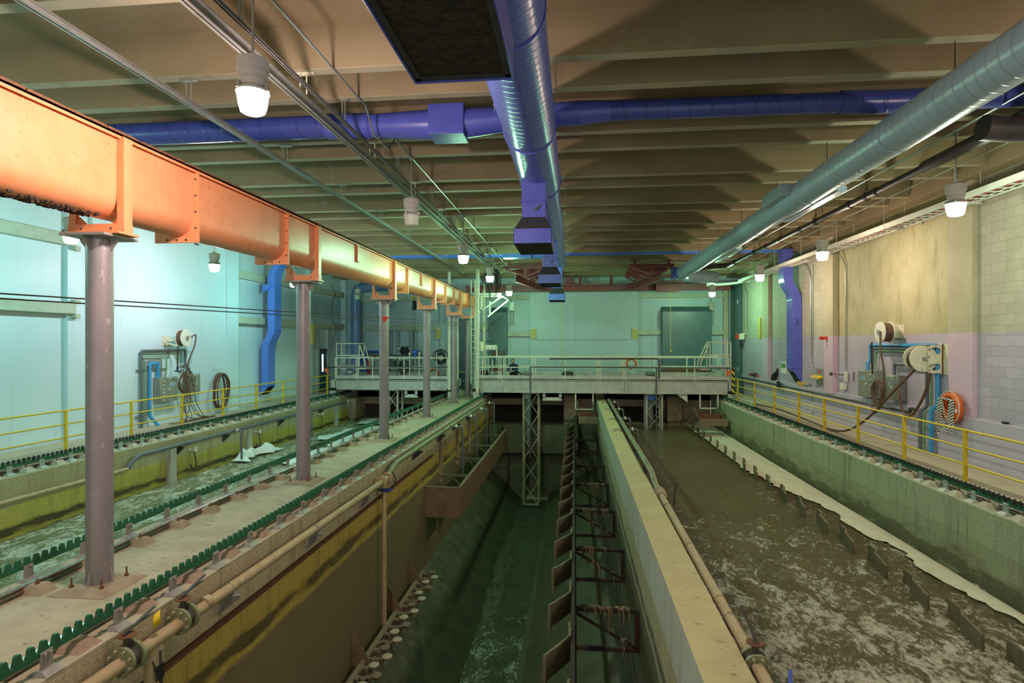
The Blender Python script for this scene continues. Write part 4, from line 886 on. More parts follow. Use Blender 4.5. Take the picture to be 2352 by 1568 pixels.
for k in range(60):   # drips of slime under the boards
    i = R.randrange(17); y = 6.0+1.55*i-1.02+R.random()*.1; x = -.43+R.random()*.06
    b.tube([(x,y,-1.80),(x,y,-1.8-R.random()*.3)], [.016,.003], 5)
tag(b.build('slime_strings', mt['sludge']), 'dried slime strings hanging under the baffle boards of the drained tank', 'slime', kind='stuff')
t = thing('baffle_rail', 'long dark beam behind the baffle boards of the drained tank', 'beam', (-.04, 18, -2.7))
for z in (-2.0, -2.7):
    b = MB(); b.box(-.05, .03, 4., 32., z-.05, z+.05); b.build('beam', mt['angle'], t)
b = MB(); b.box(-.06, .0, 4., 32., -1.86, -1.5); b.build('backing_strip', mt['angle'], t)
fr0 = None; FY = [7.6, 10.75, 13.85, 17.0, 20.1, 23.2, 26.3, 29.3]
for i, y in enumerate(FY):
    lab = '%s rusty braced frame between baffle and divider counted from the camera' % ORD[i]
    if fr0 is None:
        t = thing('baffle_bracket', lab, 'frame', (.5, y, -2.75), 'rusty frames in the drained tank')
        for nm, p0, p1 in (('top_bar',(-.02,y,-2.0),(1.15,y,-2.0)),('bottom_bar',(-.02,y,-2.7),(1.15,y,-2.7)),('end_post',(1.11,y,-2.04),(1.11,y,-2.66)),('inner_post',(.0,y,-1.95),(.0,y,-2.75)),('brace',(.02,y-.03,-2.06),(1.08,y-.03,-2.64))):
            b = MB(); b.bar(p0, p1, .07 if nm != 'brace' else .045, .07 if nm != 'brace' else .045); b.build(nm, mt['angle'], t, bevel=.004)
        fr0 = t
    else: dup(fr0, None, (.5, y, -2.75), lab)
b = MB()
for y in FY[:5]:
    for k in range(16):
        x = .15+R.random()*.85; z = R.choice([-1.97, -1.97, -2.06-.55*(x-.02)]); l = .08+R.random()*.32*(1.3-abs(x-.65)); p = Vector((x, y+R.uniform(-.04,.04), z))
        b.tube(smooth_path([p+Vector((-.06,.03,.0)), p+Vector((0,-.05,.03)), p+Vector((.02,-.05,-l*.5)), p+Vector((R.uniform(-.05,.05),-.03,-l))], 2), [.028,.03,.03,.024,.02,.014,.006], 5)
tag(b.build('hanging_rags', mt['sludge']), 'clots of dried rags hanging on the rusty frames', 'rags', kind='stuff')
# long plate baffle on the left of the drained tank
t = thing('plate_baffle', 'brown coated plate baffle boxed out from the platform wall', 'baffle', (-4.2, 25, -2.75))
b = MB(); b.box(-4.75, -3.64, 18.38, 18.42, -2.75, -1.78); b.build('end_plate', mt['brownboard'], t, bevel=.004)
b = MB(); b.box(-3.68, -3.64, 18.4, 30.9, -2.75, -1.78); b.build('side_plate', mt['brownboard'], t)
b = MB(); b.box(-3.70, -3.60, 18.4, 30.9, -1.785, -1.765); b.box(-4.75, -3.62, 18.36, 18.46, -1.785, -1.765); b.build('edge_strip', mt['sludge'], t)
b = MB(); b.hexa([(-3.68,30.9,-2.75),(-3.64,30.9,-2.75),(-4.0,32.4,-2.3),(-4.04,32.4,-2.3)], [(-3.68,30.9,-1.78),(-3.64,30.9,-1.78),(-4.0,32.4,-1.55),(-4.04,32.4,-1.55)]); b.build('far_plate', mt['brownboard'], t)
for y in (20.3, 23.3, 26.3, 29.3):
    b = MB(); b.bar((-4.75,y,-1.83), (-3.68,y,-1.83), .07); b.bar((-4.3,y,-1.86), (-3.7,y,-2.45), .05); b.bar((-4.75,y,-2.55), (-3.68,y,-2.55), .06); b.build('cross_brace', mt['tank_end'], t)
b = MB(); b.prism([(18.45,-2.75),(19.6,-2.75),(18.45,-3.6)], 0, -4.4, -4.36); b.build('gusset', mt['brownboard'], t)
# air diffusers at the foot of the platform wall
t = thing('diffuser_header', 'sludge-covered diffuser header pipe at the foot of the platform wall', 'pipe', (-4.45, 14, -4.05))
b = MB(); b.cyl((-4.52,6.,-4.02), (-4.52,17.2,-4.02), .07, 12); b.build('header_tube', mt['sludge'], t)
for y in (9.6, 12.2, 14.6, 16.5):
    b = MB(); b.prism([(-4.75,-3.35),(-4.75,-4.1),(-4.30,-4.1)], 1, y-.008, y+.008); b.build('fin', mt['brownboard'], t)
d0 = None; i = 0
for j in range(28):
    y = 17.0-.36*j
    if y < 7.4: break
    lab = '%s mushroom air diffuser along the header counted from the far end' % ORD[j]
    L = .34 if j % 2 else .17
    o_ = thing('air_diffuser', lab, 'diffuser', (-4.45, y, -4.05), 'air diffusers at the foot of the platform wall')
    b = MB(); b.tube([(-4.5,y,-4.0),(-4.4+L,y,-3.99)], .028, 8); b.build('arm', mt['sludge'], o_)
    b = MB(); b.lathe([(.02,-.13),(.035,-.05),(.07,-.03),(.11,.0),(.112,.02),(.09,.035),(0,.042)], (-4.36+L,y,-3.94), n=14); b.build('disc', mt['padpale'] if j % 3 else mt['sludge'], o_)
    if True:
        b = MB()
        for k in range(13):
            p = Vector((-4.46+R.random()*L, y+R.uniform(-.07,.07), -3.99)); b.tube([p, p+Vector((R.uniform(-.04,.04), R.uniform(-.03,.03), -R.uniform(.06,.26)))], [.04,.012], 5)
        tag(b.build('rags', mt['sludge'], o_), kind='stuff')
vs = []; fs = []; nx, ny = 22, 100
for j in range(ny+1):
    for i in range(nx+1):
        y = 17.5+11.5*j/ny; w_ = .55+.35*noise.noise(Vector((y*.5, 1, 3))); x = -3.15+1.35*i/nx
        e = max(0, 1-abs((x+2.85)/w_)**2)*min(1, 4*min(j, ny-j)/ny)
        vs.append((x, y, -6.08+e*(.14+.16*abs(noise.noise(Vector((x*3, y*3, 0))))+.10*abs(noise.noise(Vector((x*8, y*8, 2)))))))
for j in range(ny):
    for i in range(nx): q = j*(nx+1)+i; fs.append((q, q+1, q+nx+2, q+nx+1))
b = MB(); b.add(vs, fs)
tag(b.build('grit_heap', mt['slope'], sharp=3), 'dark heap of grit beside the water at the tank bottom', 'grit', kind='stuff')
# ------------------------------------------------------------------ right wall equipment
def box_part(name, m, t, x0, x1, y0, y1, z0, z1, bevel=.005):
    b = MB(); b.box(min(x0,x1), max(x0,x1), y0, y1, z0, z1); return b.build(name, mt[m], t, bevel=bevel)
def tubes(name, m, t, pts, r, rad=.06, n=10, sm=False):
    b = MB(); b.tube(smooth_path(pts) if sm else bend(pts, rad), r, n); return b.build(name, mt[m], t)
def tube_thing(name, label, cat, m, pts, r, rad=.06, n=10, sm=False):
    b = MB(); b.tube(smooth_path(pts) if sm else bend(pts, rad), r, n); return tag(b.build(name, mt[m]), label, cat)
def cabinet(label, x0, x1, y0, y1, z0, z1, sgn, gauges, plate=True):
    # x0 wall side, x1 front side; sgn = direction the front faces
    t = thing('control_cabinet', label, 'cabinet', ((x0+x1)/2, (y0+y1)/2, z0))
    box_part('body', 'cab', t, x0, x1-sgn*.02, y0, y1, z0, z1, .008)
    ys = y0+(y1-y0)*.36
    d = box_part('door', 'cab', t, x1-sgn*.02, x1, ys+.008, y1-.01, z0+.01, z1-.01, .006)
    b = MB(); b.cyl((x1, ys+.09, (z0+z1)/2), (x1+sgn*.03, ys+.09, (z0+z1)/2), .03, 10); b.bar((x1+sgn*.03, ys+.09, (z0+z1)/2-.05), (x1+sgn*.03, ys+.09, (z0+z1)/2+.05), .02); b.build('latch', mt['white'], d)
    if plate: box_part('nameplate', 'screen', d, x1, x1+sgn*.003, ys+.15, y1-.16, z1-.32, z1-.20, 0)
    q = box_part('gauge_panel', 'cab', t, x1-sgn*.02, x1, y0+.01, ys-.004, z0+.01, z1-.01, .006)
    for i in range(gauges):
        z = z1-.13-(z1-z0-.2)*i/max(1, gauges-1) if gauges > 1 else z1-.22
        b = MB(); b.cyl((x1, (y0+ys)/2, z), (x1+sgn*.02, (y0+ys)/2, z), .042, 14); gq = b.build('gauge', mt['white'], q)
        b = MB(); b.torus((x1+sgn*.02, (y0+ys)/2, z), (1,0,0), .042, .006, 14, 6); b.build('gauge_ring', mt['darkmetal'], gq)
    for i in range(3): box_part('label_strip', 'label', t, x1, x1+sgn*.003, y1-.1-.13*i-.09, y1-.1-.13*i, z1-.05, z1-.025, 0)
    return t
cabinet('taller grey control cabinet with a column of gauges on the right wall', 9.3, 9.02, 18.9, 19.9, 1.13, 1.98, -1, 5)
cabinet('smaller grey control cabinet with one gauge, right of the coiled hose', 9.3, 9.06, 17.62, 18.3, 1.18, 1.90, -1, 1)
def reel(label, c, ax, r, w_, arm, plate_box, hose='hose'):
    t = thing('hose_reel', label, 'hose reel', tuple(Vector(c)-Vector((0,0,r)))); c = Vector(c); ax = Vector(ax)
    for s in (0, 1):
        b = MB(); b.lathe([(.10,-.012),(r*.55,-.012),(r*.62,-.03),(r*.9,-.012),(r,-.02),(r+.006,.0),(r,.012),(.10,.012)], c+ax*w_*s*-1, ax*(1 if s == 0 else -1), 32); b.build('flange', mt['white'], t)
    b = MB(); b.cyl(c-ax*w_, c, r*.45, 20); b.build('drum', mt['darkmetal'], t)
    b = MB()
    for k in range(5): b.torus(c-ax*(w_*(.15+.17*k)), ax, r*.80, .03, 28, 8)
    b.build('wound_hose', mt[hose], t)
    b = MB(); b.cyl(c-ax*.01, c+ax*.05, .07, 14); b.cyl(c+ax*.04, c+ax*.08, .035, 10); b.bar(c+ax*.05+Vector((0,-.05,-.06)), c+ax*.05+Vector((0,.06,.08)), .03); b.build('hub_swivel', mt['conduit'], t)
    for p0, p1 in arm:
        b = MB(); b.bar(p0, p1, .06, .04); b.build('arm', mt['cream'], t)
    if plate_box: pb = box_part('wall_plate', 'cream', t, *plate_box)
    return t
r_ = reel('white flanged hose reel on the concrete bay, above the grey cabinets', (8.74, 17.95, 3.13), (-1,0,0), .30, .26, [((8.80,18.0,3.13),(9.2,18.1,3.13))], (9.26, 9.3, 17.70, 18.50, 2.95, 3.34))
box_part('swing_bracket', 'cream', r_, 9.08, 9.26, 17.98, 18.3, 2.97, 3.32)
for y in (17.78, 18.40):
    for z in (3.0, 3.29):
        b = MB(); b.cyl((9.25,y,z), (9.265,y,z), .016, 6); b.build('bolt', mt['rust'], r_)
t = thing('hose_reel', 'big cream hose reel in a slotted frame with two oval holes', 'hose reel', (8.95, 16.2, 2.05)); c = Vector((8.88, 16.08, 2.42))
for dy in (0, .30):
    b = MB(); b.lathe([(.05,-.01),(.20,-.01),(.21,-.022),(.235,-.022),(.245,-.01),(.32,-.01),(.335,-.02),(.34,0),(.335,.012),(.05,.012)], c+Vector((0,dy,0)), (0,-1,0), 36); b.build('flange', mt['cream'], t)
b = MB(); b.cyl(c+Vector((0,.02,0)), c+Vector((0,.28,0)), .16, 20); b.build('drum', mt['darkmetal'], t)
b = MB()
for k in range(4): b.torus(c+Vector((0,.05+.065*k,0)), (0,1,0), .25, .032, 28, 8)
b.build('wound_hose', mt['hose'], t)
b = MB(); b.cyl(c+Vector((0,-.06,0)), c, .045, 12); b.cyl(c+Vector((0,-.075,0)), c+Vector((0,-.06,0)), .025, 6); b.build('hub_nut', mt['conduit'], t)
# slotted front frame: plate with two oval holes, made of strips round the holes
b = MB(); X0, X1, Z0, Z1 = 8.92, 9.27, 2.06, 2.78; yf = 15.97
def oval(cx, cz, a, h, n=20):
    return [(cx+(a-h)*(1 if math.cos(q) > 0 else -1)+h*math.cos(q), cz+h*math.sin(q)) for q in [2*PI*(i+.5)/n for i in range(n)]]
def ring_plate(b, x0, x1, z0, z1, ov, y):
    cx, cz = (x0+x1)/2, (z0+z1)/2; out = []
    for px, pz in ov:
        d = Vector((px-cx, pz-cz)); k = min(abs((x1-cx)/d.x) if d.x else 9, abs((z1-cz)/d.y) if d.y else 9); out.append((cx+d.x*k, cz+d.y*k))
    n = len(ov); vs = [(q[0], yy, q[1]) for yy in (y, y+.008) for q in out+ov]; fs = []
    for i in range(n):
        j = (i+1) % n; fs += [(i,j,n+j,n+i), (2*n+i,3*n+i,3*n+j,2*n+j), (n+i,n+j,3*n+j,3*n+i)]
    b.add(vs, fs)
ring_plate(b, X0, X1, 2.47, 2.78, oval(9.10, 2.625, .125, .085), yf); ring_plate(b, X0, X1, 2.06, 2.37, oval(9.10, 2.215, .125, .085), yf)
b.box(X0, X1, yf, yf+.008, 2.37, 2.47); b.box(X1-.008, X1, yf, yf+.42, Z0, Z1); b.box(X0, X1, yf+.41, yf+.42, Z0, Z1); b.box(X0, X1, yf, yf+.42, Z1-.008, Z1)
b.build('slotted_frame', mt['cream'], t, smooth=False)
for z in (2.10, 2.20, 2.42, 2.62, 2.72):
    b = MB(); b.box(8.945, 8.965, yf-.003, yf+.002, z, z+.07); b.build('slot', mt['darkmetal'], t)
box_part('wall_plate', 'cream', t, 9.27, 9.30, 15.50, 15.92, 2.02, 2.80); box_part('hinge_plate', 'cream', t, 9.24, 9.29, 15.92, 16.3, 2.02, 2.80)
b = MB(); b.cyl((9.25,15.93,2.02), (9.25,15.93,2.80), .018, 8); b.build('hinge_pin', mt['rust'], t)
for z in (2.08, 2.42, 2.74):
    b = MB(); b.cyl((9.25,15.6,z), (9.275,15.6,z), .018, 6); b.build('bolt', mt['darkmetal'], t)
PT = 'pipe'
tube_thing('water_pipe', 'light blue pipe from the taller cabinet along the wall, down to the floor', PT, 'bluepvc', [(9.12,19.45,1.98),(9.12,19.5,2.2),(9.22,19.5,2.3),(9.22,19.5,2.76),(9.22,16.08,2.76),(9.22,16.08,1.2),(9.06,16.08,1.14),(9.06,16.08,0)], .055, .08, 12)
tube_thing('water_pipe', 'dark grey pipe standing left of the blue pipe below the big reel', PT, 'greypvc', [(9.20,16.5,2.1),(9.20,16.5,1.15),(9.06,16.55,1.05),(9.06,16.55,0)], .045, .08)
tube_thing('water_pipe', 'dark grey pipe from the smaller cabinet top to the big reel', PT, 'greypvc', [(9.18,18.05,1.9),(9.18,18.05,2.22),(9.2,16.6,2.22),(9.2,16.6,2.05)], .045, .08)
tube_thing('water_pipe', 'thin green pipe between the cabinet and the blue pipe', PT, 'greenpipe', [(9.16,19.1,1.98),(9.16,19.1,2.1),(9.2,19.05,2.58),(9.2,16.35,2.58),(9.2,16.35,1.1),(9.06,16.38,1.02),(9.06,16.38,0)], .02, .05)
tube_thing('water_pipe', 'thin dark grey pipe above the green pipe', PT, 'greypvc', [(9.2,19.3,2.02),(9.2,19.3,2.66),(9.2,16.3,2.66)], .022, .05)
tube_thing('handrail_pipe', 'long dark pipe on brackets along the low right wall', PT, 'darkmetal', [(9.05,33.0,0.),(9.05,33.0,.93),(9.05,17.2,.93),(9.05,17.0,.95),(9.05,17.0,1.05),(9.08,16.75,1.05)], .042, .08)
tube_thing('delivery_hose', 'thick brown hose hanging from the big reel across the right walkway', 'hose', 'hose', [(8.72,16.2,2.12),(8.5,16.8,1.5),(8.3,17.6,.75),(8.25,18.6,.25),(8.22,19.6,.05),(8.3,21.3,.03),(8.45,23.6,.03),(8.5,25.8,.03),(8.2,28.,.03)], .035, n=10, sm=True)
tube_thing('delivery_hose', 'brown hose loop from the smaller cabinet up to the big reel', 'hose', 'hose', [(9.0,17.62,1.48),(8.95,17.4,1.42),(8.93,17.1,.95),(8.93,16.75,.88),(8.95,16.4,1.2),(8.98,16.1,1.7),(8.98,16.0,2.1)], .035, n=10, sm=True)
b = MB()
for k in range(9):
    b.torus((8.93-.012*k, 18.38+R.uniform(-.05,.05), 1.35+R.uniform(-.05,.05)), (1,R.uniform(-.12,.12),R.uniform(-.1,.1)), .30+R.uniform(-.07,.07), .014, 26, 6)
tag(b.build('coiled_hose', mt['hose']), 'thin brown hose coiled between the two grey cabinets', 'hose')
tube_thing('reel_hose', 'brown hose hanging from the white reel down past the cabinets', 'hose', 'hose', [(8.70,17.85,3.15),(8.68,17.8,2.7),(8.72,17.72,2.1),(8.76,17.75,1.5),(8.78,18.0,1.0),(8.76,18.35,.75),(8.8,18.6,1.0)], .025, n=8, sm=True)
tube_thing('spray_gun_hose', 'short black hose with a spray end left of the white reel', 'hose', 'blackhose', [(8.78,18.5,2.85),(8.78,18.52,2.6),(8.78,18.5,2.2),(8.8,18.5,1.9)], .025, n=8, sm=True)
t = thing('life_ring', 'orange life ring with rope on the low right wall below the hooks', 'life ring', (9.02, 15.24, .9))
b = MB(); b.torus((9.05,15.24,1.27), (1,0,0), .30, .085, 36, 12); b.build('ring', mt['ring'], t)
b = MB(); b.torus((8.99,15.24,1.27), (1,0,0), .39, .01, 30, 6); b.build('grab_line', mt['white'], t)
b = MB(); b.cyl((8.96,14.94,1.22), (8.975,14.94,1.22), .045, 14); b.build('white_disc', mt['white'], t)
t2 = thing('rope_hank', 'hank of black and white rope hung through the right life ring', 'rope', (8.93, 15.2, .7)); b = MB()
for k, y in enumerate((15.56,15.50,15.45,15.12,15.07,15.02)):
    zb = .62+.1*(k % 3); b.tube(smooth_path([(8.95,y,1.44),(8.92,y+.02,1.2),(8.91,y+R.uniform(-.03,.05),zb+.05),(8.91,y-.025,zb-.02),(8.92,y-.05,zb+.06),(8.93,y-.03,1.1),(8.95,y-.02,1.44)], 4), .014, 6)
b.tube(smooth_path([(8.94,15.40,1.40),(8.92,15.30,1.1),(8.93,15.2,.95),(8.92,15.3,.8)], 4), .016, 6)
b.tube(smooth_path([(8.95,15.58,1.44),(8.94,15.3,1.47),(8.95,15.0,1.44)], 4), .03, 6); b.build('rope', mt['rope'], t2)
for y in (15.45, 15.15):
    t = thing('coat_hook', 'small galvanized hook above the right life ring, %s' % ('on the cabinet side' if y > 15.3 else 'on the pilaster side'), 'hook', (9.2, y, 1.66))
    b = MB(); b.box(9.2, 9.3, y-.05, y+.05, 1.66, 1.70); b.cyl((9.22,y,1.48), (9.22,y,1.66), .008, 6); b.build('hook', mt['galv'], t)
t = thing('alarm_beacon', 'red alarm beacon on the concrete pilaster right of the blue duct', 'beacon', (9.1, 22.4, 2.95)); b = MB(); b.cyl((9.13,22.75,3.0), (8.98,22.75,3.0), .06, 12); b.build('lens', mt['red'], t); box_part('plate', 'red', t, 9.1, 9.13, 22.4, 22.62, 2.93, 3.06)
t = thing('socket_plate', 'green plate with yellow hose couplings on the right pilaster', 'panel', (9.2, 23.3, 1.25))
box_part('plate', 'greybox', t, 9.24, 9.3, 23.1, 23.75, 1.25, 1.85); box_part('red_label', 'red', t, 9.235, 9.242, 23.35, 23.5, 1.66, 1.80, 0)
for y in (23.2, 23.38, 23.56, 23.74):
    b = MB(); b.cyl((9.24,y,1.52), (9.06,y-.02,1.50), .065, 12); k = b.build('coupling', mt['tagy'], t); b = MB(); b.cyl((9.062,y-.02,1.50), (9.05,y-.02,1.50), .045, 12); b.build('coupling_face', mt['white'], k)
tube_thing('wall_conduit', 'pair of bent conduits down the block bay to the yellow couplings', 'conduit', 'conduit', [(8.7,25.2,6.0),(9.2,24.6,5.9),(9.26,24.3,5.5),(9.26,24.3,2.2),(9.26,24.1,1.8),(9.24,23.7,1.6)], .022, .2)
tube_thing('wall_conduit', 'single conduit down the block bay beside the bent pair', 'conduit', 'conduit', [(9.26,24.15,5.9),(9.26,24.15,2.2)], .018)
tube_thing('wall_conduit', 'green-grey conduit down the concrete bay from the cable tray', 'conduit', 'conduit', [(8.85,21.9,6.0),(9.2,21.6,5.9),(9.26,21.3,5.5),(9.26,21.3,1.9)], .022, .2)
tube_thing('hanging_wire', 'thin grey cord hanging from the coupling panel to a floor socket', 'cord', 'conduit', [(9.22,23.5,1.25),(9.15,23.8,.9),(9.12,23.9,.5)], .014, sm=True)
box_part('socket', 'galv', thing('floor_socket', 'small grey socket on the low right wall under the couplings', 'socket', (9.13, 23.8, .2)), 9.1, 9.16, 23.7, 23.9, .15, .55)
t = thing('gas_detector', 'white gas detector with a conduit arm on the lilac pilaster', 'detector', (9.2, 21.6, 1.4)); box_part('cover', 'white', t, 9.2, 9.27, 21.15, 21.3, 1.5, 1.82); b = MB(); b.cyl((9.15,22.0,1.72), (9.15,22.2,1.72), .07, 12); b.cyl((9.2,21.3,1.72), (9.15,22.1,1.72), .016, 8); b.build('sensor', mt['darkmetal'], t); box_part('switch_box', 'cream', t, 9.14, 9.27, 21.25, 21.5, 1.22, 1.42)
t = thing('thermometer', 'small brown wall thermometer between detector and taller cabinet', 'thermometer', (9.28, 20.75, 1.6)); box_part('stem', 'rust', t, 9.28, 9.3, 20.75, 20.8, 1.55, 1.85, 0)
t = thing('notice', 'small green and white notice left of the cobalt wall duct', 'notice', (9.28, 27.4, 1.5)); box_part('sheet', 'label', t, 9.28, 9.3, 27.1, 27.75, 1.45, 1.98, 0); box_part('green_band', 'greenpipe', t, 9.275, 9.28, 27.15, 27.7, 1.7, 1.9, 0)
t = thing('emergency_light', 'pale yellow emergency light on the far block bay', 'light', (9.25, 30.1, 3.0)); box_part('case', 'gold', t, 9.12, 9.2, 30.2, 30.55, 3.0, 4.05)
t = thing('exit_sign', 'white and red emergency sign beside the far right door', 'sign', (9.2, 33.6, 3.0)); box_part('case', 'white', t, 8.95, 9.24, 33.3, 33.55, 3.0, 3.28); box_part('red_face', 'red', t, 8.80, 8.95, 33.3, 33.55, 3.02, 3.28); box_part('bracket', 'cream', t, 9.05, 9.3, 33.35, 33.5, 3.28, 3.34)
tube_thing('wall_conduit', 'dark conduit down the block bay next to the far door', 'conduit', 'conduit', [(9.1,33.4,6.0),(9.26,33.0,5.6),(9.26,33.0,3.1)], .025, .2)
tube_thing('wall_conduit', 'conduit down the far concrete pilaster to the emergency light', 'conduit', 'conduit', [(9.25,30.35,5.8),(9.25,30.35,4.05)], .02)
b = MB()
for k in range(14):
    a = R.random()*6.28; b.tube(smooth_path([(9.05,27.2+.22*math.sin(a),.95+.12*math.cos(a)),(9.0,27.2+R.uniform(-.2,.2),.9+R.uniform(-.2,.2)),(8.98,27.2+R.uniform(-.3,.3),.75+R.random()*.35)], 2), .03, 5)
tag(b.build('black_rag', mt['rubber'], sharp=2), 'black rag tied to the dark pipe along the low right wall', 'rag')
b = MB(); b.tube(smooth_path([(9.22,28.5,1.1),(9.22,28.4,1.3),(9.24,28.2,1.42),(9.25,28.1,1.65)], 4), [.14,.14,.14,.14,.12,.12,.12,.11,.1,.07,.05,.04,.02], 8)
tag(b.build('black_bag', mt['rubber']), 'black bag slumped on the ledge left of the cobalt wall duct', 'bag')
b = MB()
for k in range(8): b.torus((9.22,24.6+.12*k,1.14), (.1,1,R.uniform(-.4,.4)), .09, .008, 14, 5)
tag(b.build('yellow_rope', mt['tagy']), 'tangle of yellow cord on the ledge under the cobalt wall duct', 'cord')
b = MB(); b.tube([(9.2,24.3,1.14),(9.2,25.4,1.14)], .06, 10); tag(b.build('rolled_mat', mt['greybox']), 'rolled grey mat under the yellow cord on the ledge', 'mat')
b = MB(); b.tube(smooth_path([(9.22,32.4,1.1),(9.22,31.9,1.2),(9.22,31.4,1.18),(9.22,30.9,1.12)], 4), .055, 8); tag(b.build('red_tool', mt['red']), 'red tool lying on the ledge near the far door', 'tool')
b = MB(); b.lathe([(.05,-.05),(.16,0),(.12,.12),(0,.16)], (9.22,31.3,1.12), n=8); tag(b.build('dark_hat', mt['navy']), 'dark cap lying on the ledge beside the red tool', 'cap')
t = thing('ledge_clip', 'small black fixing on the ledge of the nearest block bay', 'fixing', (9.22, 13.7, 1.08)); box_part('clip', 'rubber', t, 9.2, 9.26, 13.65, 13.8, 1.08, 1.13)
# ------------------------------------------------------------------ left wall equipment
cabinet('wide olive control cabinet with gauges on the pale left wall', -14.4, -14.12, 18.75, 19.65, .78, 1.62, 1, 6)
cabinet('small olive control cabinet left of the coiled brown hose', -14.4, -14.14, 20.35, 20.95, .92, 1.66, 1, 1)
reel('cream hose reel high on the pale left wall above the pipes', (-13.86, 19.75, 3.0), (1,0,0), .31, .24, [((-14.1,19.5,2.95),(-14.3,19.4,2.9)), ((-14.4,19.25,2.85),(-13.9,19.35,2.72))], (-14.4, -14.36, 19.2, 19.6, 2.72, 3.05))
tube_thing('reel_hose', 'brown hose from the left reel down behind the small cabinet', 'hose', 'hose', [(-13.8,19.95,3.05),(-13.78,20.15,3.1),(-13.8,20.1,2.7),(-13.9,20.0,2.3),(-14.0,19.95,1.8),(-14.02,20.0,1.0)], .024, n=8, sm=True)
tube_thing('spray_gun_hose', 'short black hose with blue nozzle below the left reel', 'hose', 'blackhose', [(-13.9,19.35,2.72),(-13.92,19.35,2.3),(-13.92,19.35,1.98)], .024, n=8, sm=True)
t = thing('spray_nozzle', 'dark blue spray nozzle at the end of the short hose', 'nozzle', (-13.92, 19.45, 1.8)); b = MB(); b.cyl((-13.92,19.35,1.98), (-13.92,19.35,1.82), .035, 10); b.bar((-13.92,19.2,1.84), (-13.92,19.5,1.80), .04); b.build('nozzle', mt['navy'], t)
for lab, m, pts, r in (
    ('dark grey pipe framing the left cabinets, the outermost', 'greypvc', [(-14.3,18.1,0),(-14.3,18.1,2.56),(-14.3,20.3,2.56),(-14.3,20.3,2.1),(-14.25,20.35,1.9),(-14.25,20.6,1.66)], .045),
    ('thin green pipe over the wide left cabinet', 'greenpipe', [(-14.33,18.25,.1),(-14.33,18.25,2.36),(-14.33,19.35,2.36),(-14.33,19.35,1.9),(-14.3,19.25,1.62)], .018),
    ('thin grey pipe over the wide left cabinet', 'conduit', [(-14.33,18.35,.1),(-14.33,18.35,2.24),(-14.33,19.08,2.24),(-14.33,19.08,1.62)], .022),
    ('light blue pipe beside the wide left cabinet', 'bluepvc', [(-14.1,18.65,0),(-14.28,18.45,.35),(-14.28,18.45,2.12),(-14.28,18.85,2.12),(-14.28,18.85,1.62)], .055)):
    tube_thing('water_pipe', lab, PT, m, pts, r)
t = thing('pipe_support', 'galvanized strut support behind the left pipes', 'support', (-14.3, 18.6, 1.9))
for z, y0, y1 in ((1.92,17.95,19.4),(.38,17.9,18.3),(1.98,20.1,20.6)):
    b = MB(); b.box(-14.4, -14.34, y0, y1, z-.02, z+.02); b.build('strut', mt['conduit'], t)
b = MB(); b.box(-14.4, -14.35, 19.46, 19.52, 2.3, 2.85); b.build('strut', mt['conduit'], t)
b = MB()
for k in range(8): 
    b.lathe([( .60*1+.024*math.cos(q), .024*math.sin(q)) for q in [2*PI*i/8 for i in range(8)]], (-14.28+.03*k, 22.3+R.uniform(-.05,.05), .95), (1,R.uniform(-.08,.08),R.uniform(-.06,.06)), 34, True)
for v in b.v: v.y = 22.3+(v.y-22.3)*(.72+.1*noise.noise(v*2)); v.z = .88+(v.z-.95)*1.18
tag(b.build('coiled_hose', mt['hose']), 'big coil of brown hose hung on the left wall behind the railing', 'hose')
t = thing('coat_hook', 'pair of small hooks above the left hose coil', 'hook', (-14.35, 22.3, 1.72))
for y in (22.1, 22.45):
    b = MB(); b.cyl((-14.4,y,1.78), (-14.25,y,1.72), .012, 6); b.cyl((-14.25,y,1.72), (-14.25,y,1.8), .012, 6); b.build('hook', mt['galv'], t)
b = MB()
for k in range(8):
    y = 19.75+.07*k; d = R.uniform(-.5,.6); b.tube(smooth_path([(-14.2,y,1.75-.03*k),(-14.05,y+R.uniform(-.1,.1),1.85-.05*k),(-14.0,y+R.uniform(-.15,.15),1.2),(-13.98,y+d*.4+R.uniform(-.1,.1),.6),(-13.95,y+d,.15),(-13.8,y+d+R.uniform(-.4,.5),.03),(-13.7,y+d+R.uniform(-.8,.9),.03)], 4), .014, 6)
for k in range(3):
    b.torus((-14.08,19.98+.05*k,1.35), (1,R.uniform(-.2,.2),0), .30+.05*k, .014, 24, 6)
b.tube(smooth_path([(-13.9,18.9,.03),(-13.75,19.3,.03),(-13.8,20.2,.03),(-13.7,21.2,.03),(-14.,20.6,.03)], 4), .016, 6)
tag(b.build('hose_tangle', mt['hose']), 'tangle of thin brown hoses trailing from the left cabinets to the floor', 'hose')
t = thing('spray_bottle', 'small red bottle standing on the small left cabinet', 'bottle', (-14.27, 20.5, 1.66)); b = MB(); b.cyl((-14.27,20.5,1.66), (-14.27,20.5,1.82), .03, 10); b.build('bottle', mt['red'], t); b = MB(); b.cyl((-14.27,20.5,1.82), (-14.27,20.5,1.90), .024, 10); b.build('cap', mt['navy'], t)
t = thing('wall_light', 'yellow-green wall light behind the second column', 'light', (-14.3, 30.95, 2.9)); box_part('case', 'gold', t, -14.4, -14.28, 30.85, 31.15, 2.75, 3.85)
